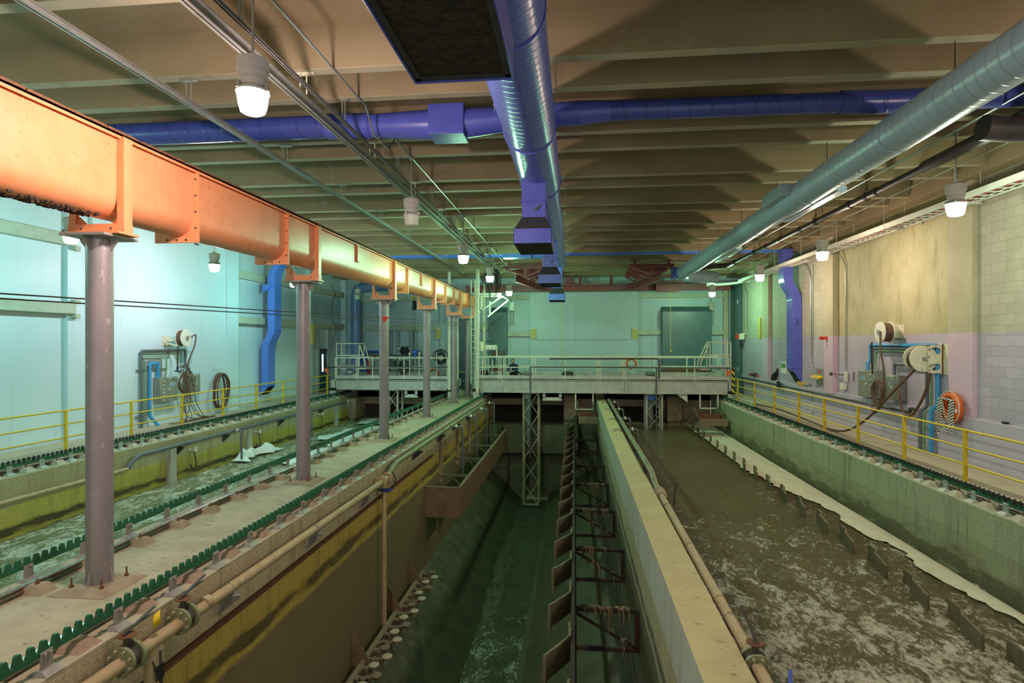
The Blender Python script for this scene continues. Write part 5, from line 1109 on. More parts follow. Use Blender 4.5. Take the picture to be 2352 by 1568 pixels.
# left door with its narrow bright window
b = MB(); b.box(-14.6, -14.52, 32.2, 33.3, 0, 2.35); dl = struct(b, 'door_1', mt['tealdark'], bevel=.01)
mt['daylight'] = emit('daylit_door_window', (.72,.80,1.), 7.)
b = MB(); b.box(-14.522, -14.515, 32.6, 32.78, 1.15, 2.15); b.build('window_pane', mt['daylight'], dl)
b = MB(); b.box(-14.6, -14.47, 31.95, 32.2, 0, 3.6); b.box(-14.6, -14.47, 33.3, 33.5, 0, 3.6); b.build('door_frame', mt['galv'], dl)
b = MB(); b.box(-14.52, -14.40, 32.3, 33.1, 2.36, 2.46); b.build('closer', mt['black'], dl)
tube_thing('hanging_cable', 'thin dark red cord looping down the far left wall', 'cord', 'wire', [(-14.3,33.4,6.3),(-14.3,34.0,5.7),(-14.3,33.6,5.2),(-14.3,33.6,4.2),(-14.3,34.1,3.8),(-14.3,33.7,3.0),(-14.3,33.4,2.4)], .014, sm=True)
# two cables strung from the picture edge to the bridge
for i, (z0, z1) in enumerate(((3.42, 3.0), (3.38, 2.94))):
    p0 = at(-60, 670+12*i, y=7.0); p1 = Vector((-5.4, 31.2, 2.84+(786-742-6*i)*31/1350))
    pts = [p0.lerp(p1, k/20)-Vector((0,0,.25*math.sin(PI*k/20)*.0)) for k in range(21)]
    b = MB(); b.tube(pts, .012, 6); tag(b.build('steel_cable', mt['wire']), ['upper', 'lower'][i]+' of two thin cables strung across in front of the blue wall', 'cable')
# ------------------------------------------------------------------ the two travelling bridges
YBR, YBK = 31., 33.0
def bridge(label, x0, x1, zb, zt, stiff, posts, stair):
    t = thing('travelling_bridge', label, 'bridge', ((x0+x1)/2, YBR, P), 'travelling bridges')
    for y, nm in ((YBR, 'front_girder'), (YBK, 'rear_girder')):
        b = MB(); b.box(x0, x1, y-.008, y+.008, zb, zt); b.box(x0, x1, y-.11, y+.11, zb, zb+.03); b.box(x0, x1, y-.11, y+.11, zt-.03, zt); gq = b.build(nm, mt['galv'], t)
        for x in stiff:
            b = MB(); b.box(x-.05, x+.05, y-.10, y+.0, zb+.03, zt-.03); b.box(x+.05, x+.14, y-.03, y, zb+.03, zt-.03); b.build('stiffener', mt['galv'], gq)
    b = MB(); b.box(x0, x1, YBR-.1, YBK+.1, zt, zt+.035); b.build('deck', mt['darkmetal'], t)
    b = MB(); b.box(x0, x1, YBR-.09, YBR-.08, zt+.06, zt+.24); b.build('toe_plate', mt['galv'], t)
    b = MB(); b.box(x0, x1, YBK+.08, YBK+.09, zt+.06, zt+.34); b.build('toe_plate', mt['galv'], t)
    for y in (YBR-.07, YBK+.07):
        for x in posts:
            b = MB(); b.box(x-.026, x+.026, y-.026, y+.026, zt-.05, zt+1.2); b.build('post', mt['cream'], t)
        for dz in (1.2, .66):
            b = MB(); b.box(x0, x1 if dz < 1 or not stair else stair, y-.028, y+.028, zt+dz-.028, zt+dz+.028); b.build('handrail', mt['cream'], t)
    for xe in (x0-.15, x1+.15):
        for y in (YBR+.1, YBK-.1):
            b = MB(); b.box(xe-.17, xe+.17, y-.22, y+.22, P+.0, P+.42); b.build('wheel_truck', mt['galv'], t, bevel=.01)
            b = MB(); b.cyl((xe-.20,y-.25,P+.50), (xe+.20,y-.25,P+.50), .07, 12); b.build('bumper', mt['rubber'], t)
        b = MB(); b.box(xe-.12, xe+.12, YBR-.1, YBK+.1, P+.42, zt-.02); b.build('end_carriage', mt['galv'], t)
    return t
def gate(t, x0, x1, xs, zt, y, flip):
    z0 = zt+.95; z1 = zt+1.98; s = 1 if flip else -1
    for yy in (y, y+.7):
        b = MB()
        for p0, p1 in (((x0,yy,zt),(x0,yy,z1)), ((x1,yy,z0-.35),(x1,yy,z1)), ((x0,yy,z1),(x1,yy,z1)), ((x0,yy,z0+.38),(x1,yy,z0+.38)), ((x1,yy,z1),(xs,yy,z0)), ((xs,yy,z0),(xs,yy,z0-.35)), ((xs,yy,z0-.35),(x1,yy,z0-.35))):
            b.bar(p0, p1, .05)
        b.build('stair_rail', mt['cream'], t)
    b = MB()
    for k in range(4):
        xx = x0+(xs-x0)*(.25+.2*k); b.box(xx-.14, xx+.14, y, y+.7, zt+.55-.16*k, zt+.62-.16*k)
    b.box(min(x0,x1), max(x0,x1), y, y+.7, zt+.62, zt+.78); b.build('steps', mt['galv'], t)
def px(u, y=YBR): return at(u, y=y).x
ZB, ZT = .18, .86
br = bridge('right travelling bridge spanning the middle and right tanks, grey girders and cream handrails', px(1101), px(1672), ZB, ZT, [px(1154), px(1438)], [px(u) for u in (1109,1146,1151,1224,1298,1374,1379,1431,1436,1515,1595)]+[px(1672)], px(1672))
gate(br, px(1678), px(1630), px(1609), ZT, YBR-.05, False)
LB, LT = .27, .80
bl = bridge('left travelling bridge spanning the left tank, grey girders and cream handrails', px(772), px(1030), LB, LT, [px(829)], [px(u) for u in (772,820,824,857,892,929)]+[px(1028)], None)
gate(bl, px(774), px(826), px(840), LT, YBR-.05, True)
# lattice towers, pipes and trays hung under the bridges
def tower(t, x0, x1, z0, y=YBR+.35, zt=ZB):
    d = .9
    for x in (x0, x1):
        for yy in (y, y+d):
            b = MB(); b.box(x-.045, x+.045, yy-.045, yy+.045, z0, zt+.05); b.build('tower_leg', mt['galv'] if z0 > -2.5 else mt['conc'], t)
    n = max(2, round((zt-z0)/1.25)); h = (zt-z0)/n
    for k in range(n):
        za, zb_ = z0+h*k, z0+h*(k+1)
        for p0, p1 in (((x0,y-.04,za), (x1,y-.04,zb_)), ((x1,y-.06,za), (x0,y-.06,zb_)), ((x0,y+d,za), (x1,y+d,zb_))):
            b = MB(); b.bar(p0, p1, .07, .02); b.build('cross_brace', mt['cream'], t)
    b = MB(); b.box(x0, x1, y-.03, y+.03, z0, z0+.08); b.build('tie', mt['galv'], t)
    b = MB(); b.box(x0, x1, y-.03, y+.03, zt-.1, zt); b.build('tie', mt['galv'], t)
tower(br, px(1201), px(1236), -5.85); tower(br, px(1487), px(1523), -1.75); tower(bl, px(878), px(909), -1.75, zt=LB)
for u, z0, lab in ((1217, -3.2, ''), (1506, -1.7, '')):
    b = MB(); x = px(u); b.tube(bend([(x+.02,YBR-.14,z0),(x+.02,YBR-.14,1.56),(px(1676 if u < 1300 else 1500),YBR-.14,1.54)], .1), .035, 8); b.build('hanging_pipe', mt['greypvc'], br)
b = MB(); b.tube(bend([(px(1262),YBR-.13,1.98),(px(1510),YBR-.13,2.0),(px(1513),YBR-.13,1.95),(px(1513),YBR-.13,ZT+.1)], .1), .04, 8); b.build('hanging_pipe', mt['darkmetal'], br)
for z_, u0, u1, t_ in ((1.50, 775, 1030, bl),):
    b = MB(); b.cyl((px(u0)-.6,YBR-.13,z_), (px(u1),YBR-.13,z_), .035, 8); b.build('hanging_pipe', mt['greypvc'], t_)
for u in (1211, 1498):
    b = MB(); x = px(u); b.cyl((x,YBR+.8,-2.6 if u < 1300 else -1.7), (x,YBR+.8,.1), .16, 14); b.build('pump_column', mt['greybox'], br)
    b = MB(); b.box(x-.18, x+.18, YBR+.2, YBR+.5, -.15, .08); b.build('pump_head', mt['bluebox'] if u > 1300 else mt['greybox'], br)
for u0, u1, t_, zz in ((1246, 1290, br, ZB), (927, 957, bl, LB)):
    b = MB(); y = YBR+.15; b.box(px(u0), px(u1), y, y+.1, zz-.42, zz-.25); b.box(px(u0), px(u0)+.15, y, y+.1, zz-.3, zz); b.box(px(u1)-.15, px(u1), y, y+.1, zz-.3, zz); b.build('hung_channel', mt['white'], t_)
b = MB(); y = YBR+.1; b.prism([(px(1553), ZB), (px(1580), -.25), (px(1580), ZB)], 1, y, y+.06); b.build('corner_gusset', mt['white'], br)
for uu, t_, zb_ in (((1322,1362), br, -.68), ((1608,1649), br, -.55)):
    b = MB()
    for u in uu: b.box(px(u)-.035, px(u)+.035, YBR+.0, YBR+.07, zb_, ZB)
    b.box(px(uu[0]), px(uu[1]), YBR, YBR+.07, zb_-.02, zb_+.05); b.build('hung_frame', mt['cream'], t_)
# skimmer trays hung from the right bridge
for x0, x1, y0, z0, lab in ((5.95, 7.25, 28.9, -1.15, 'slimy skimmer tray hung from the bridge at the right tank wall'), (.18, 1.05, 28.3, -1.05, 'slimy skimmer tray hung from the bridge beside the divider wall')):
    t = thing('skimmer_tray', lab, 'tray', ((x0+x1)/2, y0, z0))
    b = MB(); b.hexa([(x0,y0,z0),(x1,y0,z0),(x1,y0+.9,z0-.05),(x0,y0+.9,z0-.05)], [(x0,y0-.05,z0+.36),(x1,y0-.05,z0+.36),(x1,y0+.9,z0+.02),(x0,y0+.9,z0+.02)]); b.build('tray', mt['sludge'], t)
    for x in (x0+.06, x1-.06):
        b = MB(); b.bar((x,y0+.2,z0+.25), (x-.1,y0+2.2,z0+.85), .05); b.build('arm', mt['slope'], t)
    b = MB(); b.box(x0-.05, x1+.1, y0+1.0, y0+1.1, z0+.2, z0+.45); b.build('cross_bar', mt['rust'], t)
    b = MB(); b.bar((x0-.6,y0+1.4,z0-.3), (x0,y0+1.2,z0+.35), .2, .06); b.build('deflector', mt['slope'], t)
# masts, ladder, bracket crane, consoles between and on the bridges
def post(label, u, y, z0, z1, w_, m='galv', name='mast', cat='mast'):
    b = MB(); x = px(u, y); b.box(x-w_/2, x+w_/2, y-w_/2, y+w_/2, z0, z1); return tag(b.build(name, mt[m], bevel=.006), label, cat)
post('tall pale mast at the left end of the right bridge', 1097, YBR-.2, ZT-.7, 6.7, .17, 'cream')
post('tall pale mast at the right end of the left bridge', 1032, YBR-.2, LT-.5, 6.6, .14, 'cream')
post('thin mast behind the fifth column', 1051, YBK, .0, 5.9, .14, 'galv')
post('brown-green mast right of the tall pale mast', 1112, YBK-.4, ZT, 6.3, .13, 'padpale')
t = thing('cable_ladder', 'narrow ladder beside the sixth column', 'ladder', (px(1086), YBR+.4, 0))
for u in (1082, 1091):
    b = MB(); x = px(u, YBR+.4); b.box(x-.025, x+.025, YBR+.38, YBR+.42, .6, 6.2); b.build('stile', mt['cream'], t)
for k in range(16):
    b = MB(); b.cyl((px(1082,YBR+.4),YBR+.4,.9+.33*k), (px(1091,YBR+.4),YBR+.4,.9+.33*k), .018, 6); b.build('rung', mt['cream'], t)
t = thing('bracket_crane', 'white triangular bracket arm on the mast of the right bridge', 'bracket', (px(1120), YBR, 3.9)); y = YBR-.2
def bb(p, q, w_=.09, nm='strut'):
    b = MB(); b.bar(p, q, w_); b.build(nm, mt['white'], t)
zp = lambda v, y=YBR: at(1120, v, y=y).z
bb((px(1097),y,zp(681)), (px(1153),y,zp(681)), .07, 'top_arm'); bb((px(1097),y,zp(676)), (px(1152),y,zp(676)), .10, 'top_arm'); bb((px(1097),y,zp(721)), (px(1153),y,zp(682)), .08, 'brace'); bb((px(1107),y,zp(681)), (px(1107),y,zp(716)), .08)
bb((px(1116),y+.9,zp(726)), (px(1163),y+.9,zp(688)), .08, 'brace'); bb((px(1121),y+.9,zp(690)), (px(1121),y+.9,zp(720)), .07); bb((px(1153),y,zp(681)), (px(1163),y+.9,zp(687)), .06)
b = MB()
for k in range(38):   # festoon cable bundle hanging from the track end
    a = R.uniform(-1, 1); x = -4.0+.2*R.random(); y = 28.6+R.random()*1.6; d = .5+R.random()*.95
    b.tube(smooth_path([(x-.1,y,6.55),(x-.3+a*.3,y,6.2),(x-.3+a*.5,y,6.45-d*.6),(x-.3+a*.4,y,6.45-d),(x-.25+a*.5,y,6.45-d*.5),(x,y,6.55)], 3), .011, 5)
tag(b.build('festoon_cables', mt['blackhose']), 'heap of dark festoon cables hanging from the end of the ceiling track', 'cable', kind='stuff')
t = thing('control_console', 'black push-button console on posts behind the bridge handrail', 'console', (px(1143), YBR+1.2, ZT)); y = YBR+1.1
b = MB(); b.hexa([(px(1129,y),y,zp(816,y)),(px(1158,y),y,zp(816,y)),(px(1158,y),y+.3,zp(816,y)),(px(1129,y),y+.3,zp(816,y))], [(px(1129,y),y+.12,zp(805,y)),(px(1158,y),y+.12,zp(805,y)),(px(1158,y),y+.3,zp(805,y)),(px(1129,y),y+.3,zp(805,y))]); b.build('panel', mt['rubber'], t)
for k in range(6):
    b = MB(); b.lathe([(.025,0),(.025,.02)], (px(1132+4.6*k,y),y+.04,zp(811,y)), (0,-1,.3), 8); b.build('button', mt['red'] if k % 2 else mt['orange'], t)
for u in (1130, 1157):
    b = MB(); b.box(px(u,y)-.03, px(u,y)+.03, y+.15, y+.21, ZT, zp(816,y)); b.build('post', mt['cream'], t)
t = thing('valve_block', 'pale rack of three white solenoid boxes with looping hoses', 'valve rack', (px(1126), YBR+.3, ZT)); y = YBR+.3
b = MB(); b.box(px(1112),px(1140),y,y+.05,zp(794),zp(792)); b.box(px(1112),px(1140),y,y+.05,zp(804),zp(802)); b.box(px(1112)-.03,px(1112)+.03,y,y+.05,ZT,zp(791)); b.box(px(1139)-.03,px(1139)+.03,y,y+.05,zp(838),zp(791)); b.build('frame', mt['cream'], t)
for u in (1118, 1126, 1133):
    b = MB(); b.box(px(u)-.09, px(u)+.09, y-.1, y, zp(802), zp(794)); b.build('box', mt['white'], t)
    b = MB(); b.tube(smooth_path([(px(u),y,zp(793)),(px(u-4),y,zp(783)),(px(1113),y+.1,zp(784))]), .014, 6); b.tube(smooth_path([(px(u),y,zp(804)),(px(u+5),y,zp(828)),(px(u+12),y,zp(850)),(px(u+2),y,zp(862))]), .016, 6); b.build('hose', mt['blackhose'], t)
t = thing('cylinder_tank', 'small pale cylinder tank clamped to the bridge mast', 'tank', (px(1104), YBR+.2, 2.4)); b = MB(); b.lathe([(.03,0),(.11,.05),(.11,.5),(.03,.55)], (px(1104),YBR+.2,2.32), n=14); b.build('shell', mt['cream'], t)
for u, v, w_, h_, dy, m, lab in ((1113, 857, .28, .38, .5, 'rubber', 'black motor box on the right bridge deck beside its mast'), (1211, 858, .34, .32, .7, 'greybox', 'grey motor on the right bridge deck above the middle lattice tower'), (1494, 862, .38, .36, .7, 'greybox', 'grey motor on the right bridge deck below the life ring side'), (1304, 848, .42, .30, 1.6, 'darkmetal', 'dark box behind the right bridge handrail')):
    y = YBR+dy; p = at(u, v, y=y); t = thing('motor', lab, 'motor', (p.x, y, ZT+.04))
    b = MB(); b.lathe([(w_*.8,0),(w_*.8,h_*.35),(w_*.7,h_*.4),(w_*.72,h_),(w_*.5,h_*1.15),(0,h_*1.15)], (p.x,y,ZT+.04), n=16); b.build('housing', mt[m], t, bevel=.01)
    b = MB(); b.box(p.x-w_*.4, p.x+w_*.4, y-w_*.95, y-w_*.6, ZT+.1, ZT+.1+h_*.5); b.build('terminal_box', mt['darkmetal'], t)
t = thing('life_ring', 'small orange life ring hanging on the bridge handrail', 'life ring', (px(1450), YBR+1.9, 1.45)); b = MB(); p = at(1450, 835, y=YBR+1.95); b.torus(p, (0,1,0), .26, .06, 30, 10); b.build('ring', mt['ring'], t)
b = MB(); b.tube(smooth_path([p+Vector((-.05,-.05,.1)), p+Vector((0,-.06,-.1)), p+Vector((.08,-.05,-.38)), p+Vector((.02,-.05,-.1))]), .02, 6); b.build('rope', mt['white'], t)
t = thing('hazard_post', 'black and yellow striped post at the right end of the bridge', 'post', (px(1681), YBR-.15, 0)); x = px(1681); b = MB(); b.box(x-.06, x+.06, YBR-.3, YBR-.18, .2, 1.55); b.build('post', mt['hazard'], t)
for u, v, lab, s in ((1674, 858, 'orange warning flag at the right end of the bridge', 1), (748, 852, 'orange triangular warning flag at the left end of the left bridge', 1)):
    p = at(u, v, y=YBR-.2); b = MB(); b.prism([(p.x-.14, p.z+.14), (p.x+.15, p.z+.16), (p.x+.13 if u < 1000 else p.x-.08, p.z-.20)], 1, YBR-.21, YBR-.20); tag(b.build('warning_flag', mt['flag']), lab, 'flag')
b = MB(); b.tube([(px(772),YBR-.18,1.48),(px(750),YBR-.2,1.42)], .03, 6); tag(b.build('flag_bracket', mt['darkmetal']), 'dark arm holding the flag at the end of the left bridge', 'arm')
# equipment on the left bridge
def boxthing(name, label, cat, u0, u1, v0, v1, y, d, m, bev=.012):
    p0 = at(u0, v1, y=y); p1 = at(u1, v0, y=y); b = MB(); b.box(p0.x, p1.x, y, y+d, p0.z, p1.z); return tag(b.build(name, mt[m], bevel=bev), label, cat)
t = thing('cable_drum', 'dark cable drum on a stand behind the left bridge', 'drum', (px(930), YBR+1.4, 1.9)); y = YBR+1.4; c = at(930, 805, y=y)
for dx in (-.12, .12):
    b = MB(); b.lathe([(.03,-.01),(.24,-.012),(.25,0),(.24,.012),(.03,.01)], c+Vector((dx,0,0)), (1,-.5,0), 26); b.build('flange', mt['darkmetal'], t)
b = MB(); b.cyl(c-Vector((.12,-.06,0)), c+Vector((.12,-.06,0)), .18, 18); b.build('wound_cable', mt['rubber'], t)
for u in (911, 941):
    b = MB(); b.box(px(u,y)-.035, px(u,y)+.035, y+.05, y+.12, LT, zp(757,y)); b.build('stand_post', mt['greypvc'], t)
for v in (800, 812):
    b = MB(); b.box(px(911,y), px(941,y), y+.06, y+.11, zp(v,y)-.03, zp(v,y)+.03); b.build('stand_bar', mt['galv'], t)
t = thing('transmitter', 'bright blue transmitter head on the left bridge', 'transmitter', (px(954), YBR+.3, 1.6)); c = at(953, 808, y=YBR+.3)
b = MB(); b.cyl(c+Vector((-.1,0,.0)), c+Vector((.14,0,0)), .12, 16); b.cyl(c+Vector((0,0,-.35)), c, .07, 12); b.build('head', mt['bluebox'], t); b = MB(); b.tube(smooth_path([c+Vector((.14,0,.04)), c+Vector((.35,0,.02)), c+Vector((.38,0,-.3)), c+Vector((.3,0,-.6))]), .02, 6); b.build('cable', mt['blackhose'], t)
for u in (941, 963, 1003):
    post('slotted upright on the left bridge %s' % {941: 'left of the blue transmitter', 963: 'right of the blue transmitter', 1003: 'by the coiled cables'}[u], u, YBR+.25, LT, zp(810), .055, 'white', 'slotted_upright', 'upright')
boxthing('electric_cabinet', 'pale grey electric cabinet on the left bridge, left of the third column', 'cabinet', 855, 872, 827, 848, YBR+1.5, .3, 'greybox')
boxthing('electric_cabinet', 'dark grey electric cabinet on the left bridge, right of the third column', 'cabinet', 888, 906, 828, 846, YBR+1.5, .3, 'darkmetal')
boxthing('electric_cabinet', 'grey wall box with black hose loops behind the left bridge', 'cabinet', 912, 938, 829, 850, YBR+1.9, .2, 'greybox')
boxthing('electric_cabinet', 'grey box at the right end of the left bridge', 'cabinet', 1008, 1027, 838, 862, YBR+1.5, .3, 'greybox')
boxthing('extinguisher_box', 'narrow red box on the left bridge', 'box', 844, 848, 824, 858, YBR+1.6, .15, 'red', 0)
boxthing('warning_plate', 'small dark red sign plate behind the left bridge handrail', 'sign', 857, 863, 814, 822, YBR+1.7, .03, 'rust', 0)
boxthing('teal_screen', 'blue painted frame panel behind the stairs of the left bridge', 'panel', 828, 840, 808, 868, 35.4, .3, 'bluebox', 0)
tube_thing('header_pipe', 'dark blue horizontal pipe on the back wall behind the left bridge', 'pipe', 'bluebox', [(px(838,35.5),35.5,zp(808,35.5)),(px(892,35.5),35.5,zp(808,35.5)),(px(892,35.5),35.5,zp(822,35.5))], .08)
tube_thing('header_pipe', 'grey horizontal pipe along the back wall behind the left bridge', 'pipe', 'greypvc', [(px(840,35.6),35.6,zp(817,35.6)),(px(980,35.6),35.6,zp(817,35.6))], .06)
b = MB()
for k in range(9):
    c = at(1012+R.uniform(-6,6), 822+R.uniform(-6,8), y=YBR+.5); b.torus(c, (R.uniform(-.3,.3),1,R.uniform(-.3,.3)), .22+R.random()*.14, .02, 20, 6)
tag(b.build('coiled_cable', mt['blackhose']), 'coils of black cable hung on the right end of the left bridge', 'cable')
b = MB()
for k in range(5):
    c = at(926+R.uniform(-4,4), 842+R.uniform(-5,5), y=YBR+1.8); b.torus(c, (R.uniform(-.3,.3),1,R.uniform(-.3,.3)), .2+R.random()*.12, .02, 20, 6)
tag(b.build('coiled_hose', mt['blackhose']), 'black hose loops on the grey box behind the left bridge', 'hose')
b = MB(); c = at(998, 858, y=YBR+2.2); b.torus(c, (.6,1,0), .3, .06, 26, 8); tag(b.build('life_ring', mt['ring']), 'brownish life ring on the back wall behind the left bridge', 'life ring')
for u in (895, 911, 941, 951):
    y = 35.5; b = MB(); b.cyl((px(u,y),y,.2), (px(u,y),y,zp(757,y)), .05, 8); tag(b.build('riser_pipe', mt['greypvc']), '%s grey riser pipe on the back wall counted from the third column' % ORD[(895,911,941,951).index(u)], 'pipe')
# chain hoist
t = thing('chain_hoist', 'yellow chain hoist with black chain bag hanging by the fourth column', 'hoist', (px(951), 31.55, .9)); y = 31.55; z = at(949, 684, y=y).z
b = MB(); b.cyl((px(949,y),y,z+.12), (px(949,y),y,6.72), .012, 6); b.build('suspension', mt['darkmetal'], t)
b = MB(); b.lathe([(.03,-.14),(.09,-.1),(.11,.0),(.09,.1),(.03,.14)], (px(949,y),y,z), (0,1,0), 14); b.build('body', mt['tagy'], t)
b = MB(); b.lathe([(.10,-.32),(.12,-.25),(.10,.1),(.07,.2)], (px(952,y),y,z-.35), n=12); b.build('chain_bag', mt['rubber'], t)
for du in (-2.5, 1.5, 5.5):
    b = MB(); b.cyl((px(949+du,y),y,z-.1), (px(949+du,y),y,1.2), .009, 6); b.build('chain', mt['darkmetal'], t)
# back wall: red monorail switch, teal hoods, wall lights, cords
t = thing('red_monorail', 'long dark red monorail beam along the top of the back wall', 'beam', (0, 34.8, 5.9)); y = 34.8
zz = lambda v: at(1400, v, y=y).z
def ibeam(b, p0, p1, h_=.3, w_=.2):
    p0 = Vector(p0); p1 = Vector(p1); u_ = Vector((0,0,1)); b.bar(p0, p1, .02, h_); b.bar(p0+u_*(h_/2), p1+u_*(h_/2), w_, .03); b.bar(p0-u_*(h_/2), p1-u_*(h_/2), w_, .03)
b = MB(); ibeam(b, (-6.5,y,zz(661)), (8.9,y,zz(661)), .36); b.build('beam', mt['redpaint'], t)
for u in (1314, 1333, 1404, 1305):
    b = MB(); b.box(px(u,y)-.08, px(u,y)+.08, y-.06, y+.06, zz(657), 6.75); b.build('hanger', mt['redpaint'], t)
b = MB(); ibeam(b, (px(1504,y),y-.5,zz(664)), (px(1556,y),y-.5,zz(664)), .42); b.build('switch_tongue', mt['redpaint'], t)
for v, u0, u1 in ((648,1296,1320),(655,1296,1320),(650,1503,1570),(637,1505,1548)):
    b = MB(); b.box(px(u0,y), px(u1,y), y-.45, y-.3, zz(v)-.06, zz(v)+.06); b.build('switch_frame', mt['redpaint'], t)
for lab, flip, U in (('dark red curved monorail spur with its hanger frame left of the middle duct', 1, (1213, 1262, 1186)), ('dark red curved monorail spur with its hanger frame right of the middle duct', -1, (1488, 1480, 1500))):
    xa = px(U[0], 30.); t = thing('monorail_spur', lab, 'beam', (xa, 31, 5.8))
    # beam: from the near end forward, then curving into the long beam
    zs_ = 6.02; near = Vector((xa+(-.55 if flip > 0 else .45), 29.2, zs_+.0)); pts = smooth_path([near, (xa-.1*flip, 31.8, zs_), (xa+.35*flip, 33.6, zs_-.02), (xa+1.2*flip, 34.5, zs_-.03), (xa+2.2*flip, 34.8, zs_-.03)], 5)
    b = MB(); r_ = []
    for p in pts: pass
    for dz, w_, h_ in ((0, .02, .30), (.15, .2, .03), (-.15, .2, .03)):
        for i in range(len(pts)-1): b.bar(pts[i]+Vector((0,0,dz)), pts[i+1]+Vector((0,0,dz)), w_, h_)
    b.build('curved_beam', mt['redpaint'], t, smooth=False)
    for yy, hw in ((28.6, 1.05), (29.9, .95), (31.4, .9), (32.8,.8)):
        xc = xa+.12*(yy-29)*(.2)*flip; b = MB(); ibeam(b, (xc-hw,yy,6.50), (xc+hw,yy,6.50), .14, .12)
        for s in (-.75, .75): b.box(xc+s*hw-.06, xc+s*hw+.06, yy-.05, yy+.05, 6.55, 6.76); b.box(xc+s*hw-.2, xc+s*hw+.2, yy-.06, yy+.06, 6.72, 6.76)
        b.build('cross_beam', mt['redpaint'], t)
        b = MB(); b.box(xc-.08, xc+.08, yy-.05, yy+.05, 6.15, 6.5); b.bar((xc-hw*.95,yy,6.42), (xc-.12,yy,6.10), .08); b.bar((xc+hw*.95,yy,6.42), (xc+.12,yy,6.10), .08); b.build('hanger', mt['redpaint'], t)
def hood(label, x0, x1, z0, z1, d):
    t = thing('teal_hood', label, 'hood', ((x0+x1)/2, YB-.25, z0)); yb = YB; yf = YB-d
    b = MB(); b.hexa([(x0,yf,z0),(x1,yf,z0),(x1,yb,z0),(x0,yb,z0)], [(x0,yf,z1-.32),(x1,yf,z1-.32),(x1,yb,z1),(x0,yb,z1)]); b.build('shell', mt['teal'], t, bevel=.01)
    b = MB(); b.box(x0+.1, x1-.1, yf-.01, yf+.02, z0-.62, z0-.02); b.build('louvre', mt['rust'], t)
    b = MB(); b.box(x0, x1, yf+.03, yb, z0-.75, z0); b.build('lower_frame', mt['tealdark'], t)
hood('dark teal boxed hood on the right half of the back wall', 5.15, 7.98, 1.45, 4.98, .55)
hood('dark teal boxed hood on the back wall behind the bridge mast', -5.2, -4.1, 1.3, 5.0, .5)
post('dark teal door-height post between fifth and sixth columns', 1063, 35.5, 0, 4.3, .9, 'tealdark', 'teal_board', 'panel')
for u, lab in ((1225, 'yellow-green twin wall light at the left edge of the raised back panel'), (1458, 'yellow-green twin wall light at the right edge of the raised back panel'), (1006, 'yellow-green twin wall light right of the fourth column')):
    y = YB-.25; p = at(u, 766, y=y-.1); t = thing('wall_light', lab, 'light', (p.x, y-.06, p.z-.34))
    b = MB(); b.box(p.x-.17, p.x+.17, y-.10, y, p.z-.34, p.z+.34); b.build('case', mt['cream'], t, bevel=.02)
    for s in (-.08, .08):
        b = MB(); b.cyl((p.x+s,y-.10,p.z-.28), (p.x+s,y-.10,p.z+.28), .065, 12); b.build('lens', mt['gold'], t)
for u, v, lab in ((1176, 652+68-50, 'grey junction box with cord on the back wall under the middle lamp row'), (1634, 705, 'grey junction box with cord beside the right teal hood')):
    p = at(u, 704, y=YB-.25); t = thing('junction_box', lab, 'junction box', (p.x, YB-.25, p.z-.25)); b = MB(); b.box(p.x-.15, p.x+.15, YB-.35, YB-.2, p.z-.26, p.z+.26); b.build('case', mt['cab'], t, bevel=.01)
    b = MB(); b.tube(smooth_path([(p.x-.02,YB-.3,p.z+.26),(p.x-.1,YB-.5,p.z+.6),(p.x-.05,YB-1.5,p.z+.75)]), .015, 6); b.build('cord', mt['wire'], t)
    for s in (-.08, .08):
        b = MB(); b.cyl((p.x+s,YB-.26,p.z-1.1), (p.x+s,YB-.26,p.z-.2), .03, 8); b.build('conduit', mt['conduit'], t)
for u, y, v0, v1, lab in ((1289, 34.5, 665, 838, 'long thin pull cord hanging before the raised back panel'), (1540, 34.3, 655, 808, 'long thin pull cord hanging before the right teal hood')):
    p0 = at(u, v0, y=y); p1 = at(u, v1, y=y); t = thing('pull_rope', lab, 'cord', tuple(p1)); b = MB(); b.cyl(p1, p0, .012, 6); b.build('cord', mt['tagy'], t); b = MB(); b.bar(p1+Vector((-.1,0,-.08)), p1+Vector((.1,0,.08)), .05); b.build('toggle', mt['hazard'], t)
tube_thing('wall_conduit', 'thin conduit line across the raised back panel between its wall lights', 'conduit', 'conduit', [(px(1232,YB-.27),YB-.27,3.0),(px(1445,YB-.27),YB-.27,3.0)], .015)
tube_thing('back_cable_tray', 'white cable ladder along the top of the back wall', 'cable tray', 'white', [(-5.2,YB-.04,6.5),(6.2,YB-.04,6.5)], .05)
tube_thing('back_pipe', 'pale pipe pair under the red beam on the right back wall', 'pipe', 'cream', [(3.8,YB-.3,5.95),(8.4,YB-.3,5.95)], .045)
# ------------------------------------------------------------------ person on the back walkway
def skin(name, pts, edges, rad, m, parent, sub=2):
    o0 = WL[parent.name]; me = bpy.data.meshes.new(name); me.from_pydata([Vector(p)-o0 for p in pts], edges, []); o = bpy.data.objects.new(name, me); COL.objects.link(o); o.parent = parent; WL[o.name] = o0
    s = o.modifiers.new('skin', 'SKIN'); s.use_smooth_shade = True; me.skin_vertices.new() if not me.skin_vertices else None
    for i, r in enumerate(rad): me.skin_vertices[0].data[i].radius = (r, r) if not isinstance(r, tuple) else r
    me.skin_vertices[0].data[0].use_root = True
    q = o.modifiers.new('sub', 'SUBSURF'); q.levels = 1; q.render_levels = sub; me.materials.append(m); return o
PXc, PY, PZ = px(1180, 32.1), 32.1, ZT+.035
t = thing('person', 'person in dark navy clothes crouching at work on the right bridge deck', 'person', (PXc, PY, PZ))
def q(x, y, z): return (PXc+x, PY+y, PZ+z)
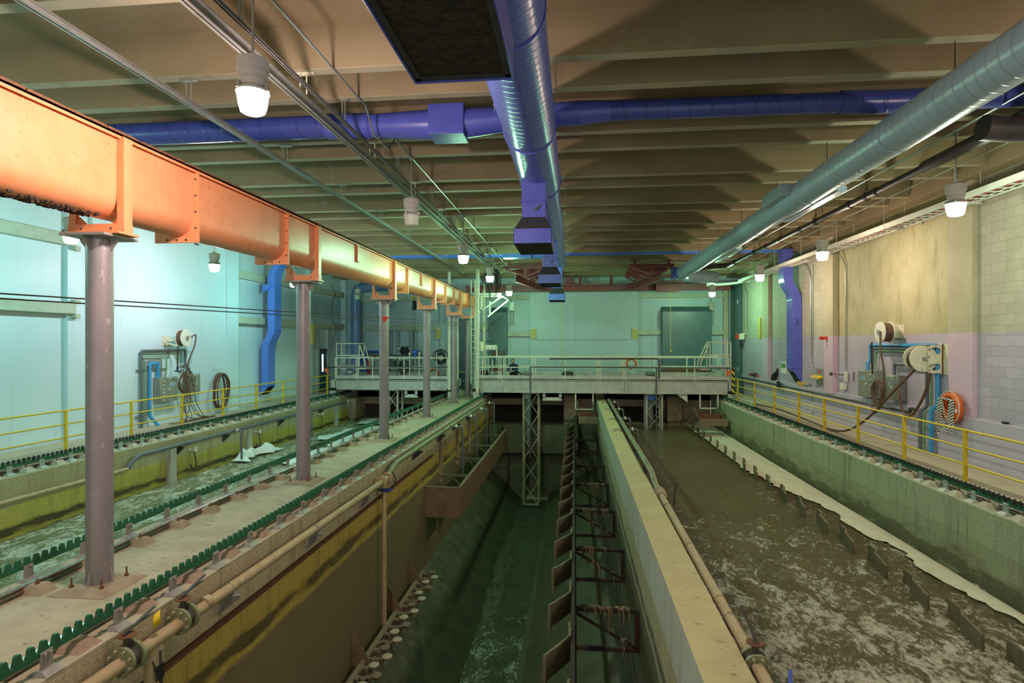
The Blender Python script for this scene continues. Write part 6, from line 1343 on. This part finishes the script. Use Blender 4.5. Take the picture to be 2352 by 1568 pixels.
pts = [q(.06,.05,.27), q(.05,.02,.42), q(.02,-.04,.60), q(0,-.07,.70), q(-.03,-.10,.79),
       q(.19,-.05,.67), q(.22,-.22,.46), q(.02,-.36,.42),
       q(-.19,-.08,.66), q(-.27,-.20,.42), q(-.14,-.36,.38),
       q(.16,.0,.25), q(.20,-.38,.40), q(.18,-.22,.08), q(.18,-.36,.04),
       q(-.06,.0,.25), q(-.16,-.36,.28), q(-.12,-.05,.07), q(-.13,-.2,.04)]
ed = [(0,1),(1,2),(2,3),(3,4),(3,5),(5,6),(6,7),(3,8),(8,9),(9,10),(0,11),(11,12),(12,13),(13,14),(0,15),(15,16),(16,17),(17,18)]
rd = [.15,(.17,.13),(.19,.13),.13,.065,.085,.06,.045,.085,.06,.045,.11,.08,.055,.045,.11,.08,.055,.045]
body = skin('body', pts, ed, rd, mt['navy'], t)
hx = q(-.04,-.13,.92)
b = MB(); b.lathe([(.05,-.13),(.075,-.10),(.088,-.04),(.092,.02),(.08,.08),(.05,.115),(0,.125)], hx, (-.1,-.18,1), 16); b.lathe([(.012,-.03),(.016,0),(.008,.03)], (hx[0]-.03,hx[1]-.09,hx[2]-.01), (0,0,1), 8)
for s in (-1, 1): b.lathe([(.01,-.015),(.022,0),(.012,.015)], (hx[0]+s*.09,hx[1],hx[2]), (1,0,0), 8)
b.build('head', mt['skin'], t)
b = MB(); b.lathe([(.094,-.03),(.102,.02),(.09,.085),(.055,.125),(0,.138)], (hx[0],hx[1]+.015,hx[2]+.01), (-.08,-.08,1), 16); b.build('hair', mt['hair'], t)
for s, p in ((1, q(.02,-.36,.42)), (-1, q(-.14,-.36,.38))):
    b = MB(); p = Vector(p); b.tube([p+Vector((0,.04,.0)), p+Vector((0,-.05,-.01)), p+Vector((-.01*s,-.10,-.03))], [.034,.042,.036], 8)
    for k in range(4): b.tube([p+Vector(((k-1.5)*.02,-.09,-.03)), p+Vector(((k-1.5)*.022,-.14+.008*abs(k-1.5),-.045)), p+Vector(((k-1.5)*.022,-.165+.012*abs(k-1.5),-.075))], [.011,.010,.008], 6)
    b.tube([p+Vector((-s*.04,-.04,-.01)), p+Vector((-s*.06,-.09,-.02)), p+Vector((-s*.05,-.12,-.035))], [.013,.011,.009], 6); b.build('hand', mt['skin'], t)
b = MB(); b.tube(smooth_path([(px(1183,32.3),32.3,ZT+.36),(px(1194,32.3),32.3,ZT+.30),(px(1202,32.3),32.3,ZT+.06)]), .04, 8); tag(b.build('brown_hose', mt['hose']), 'short brown hose beside the person behind the bridge', 'hose')
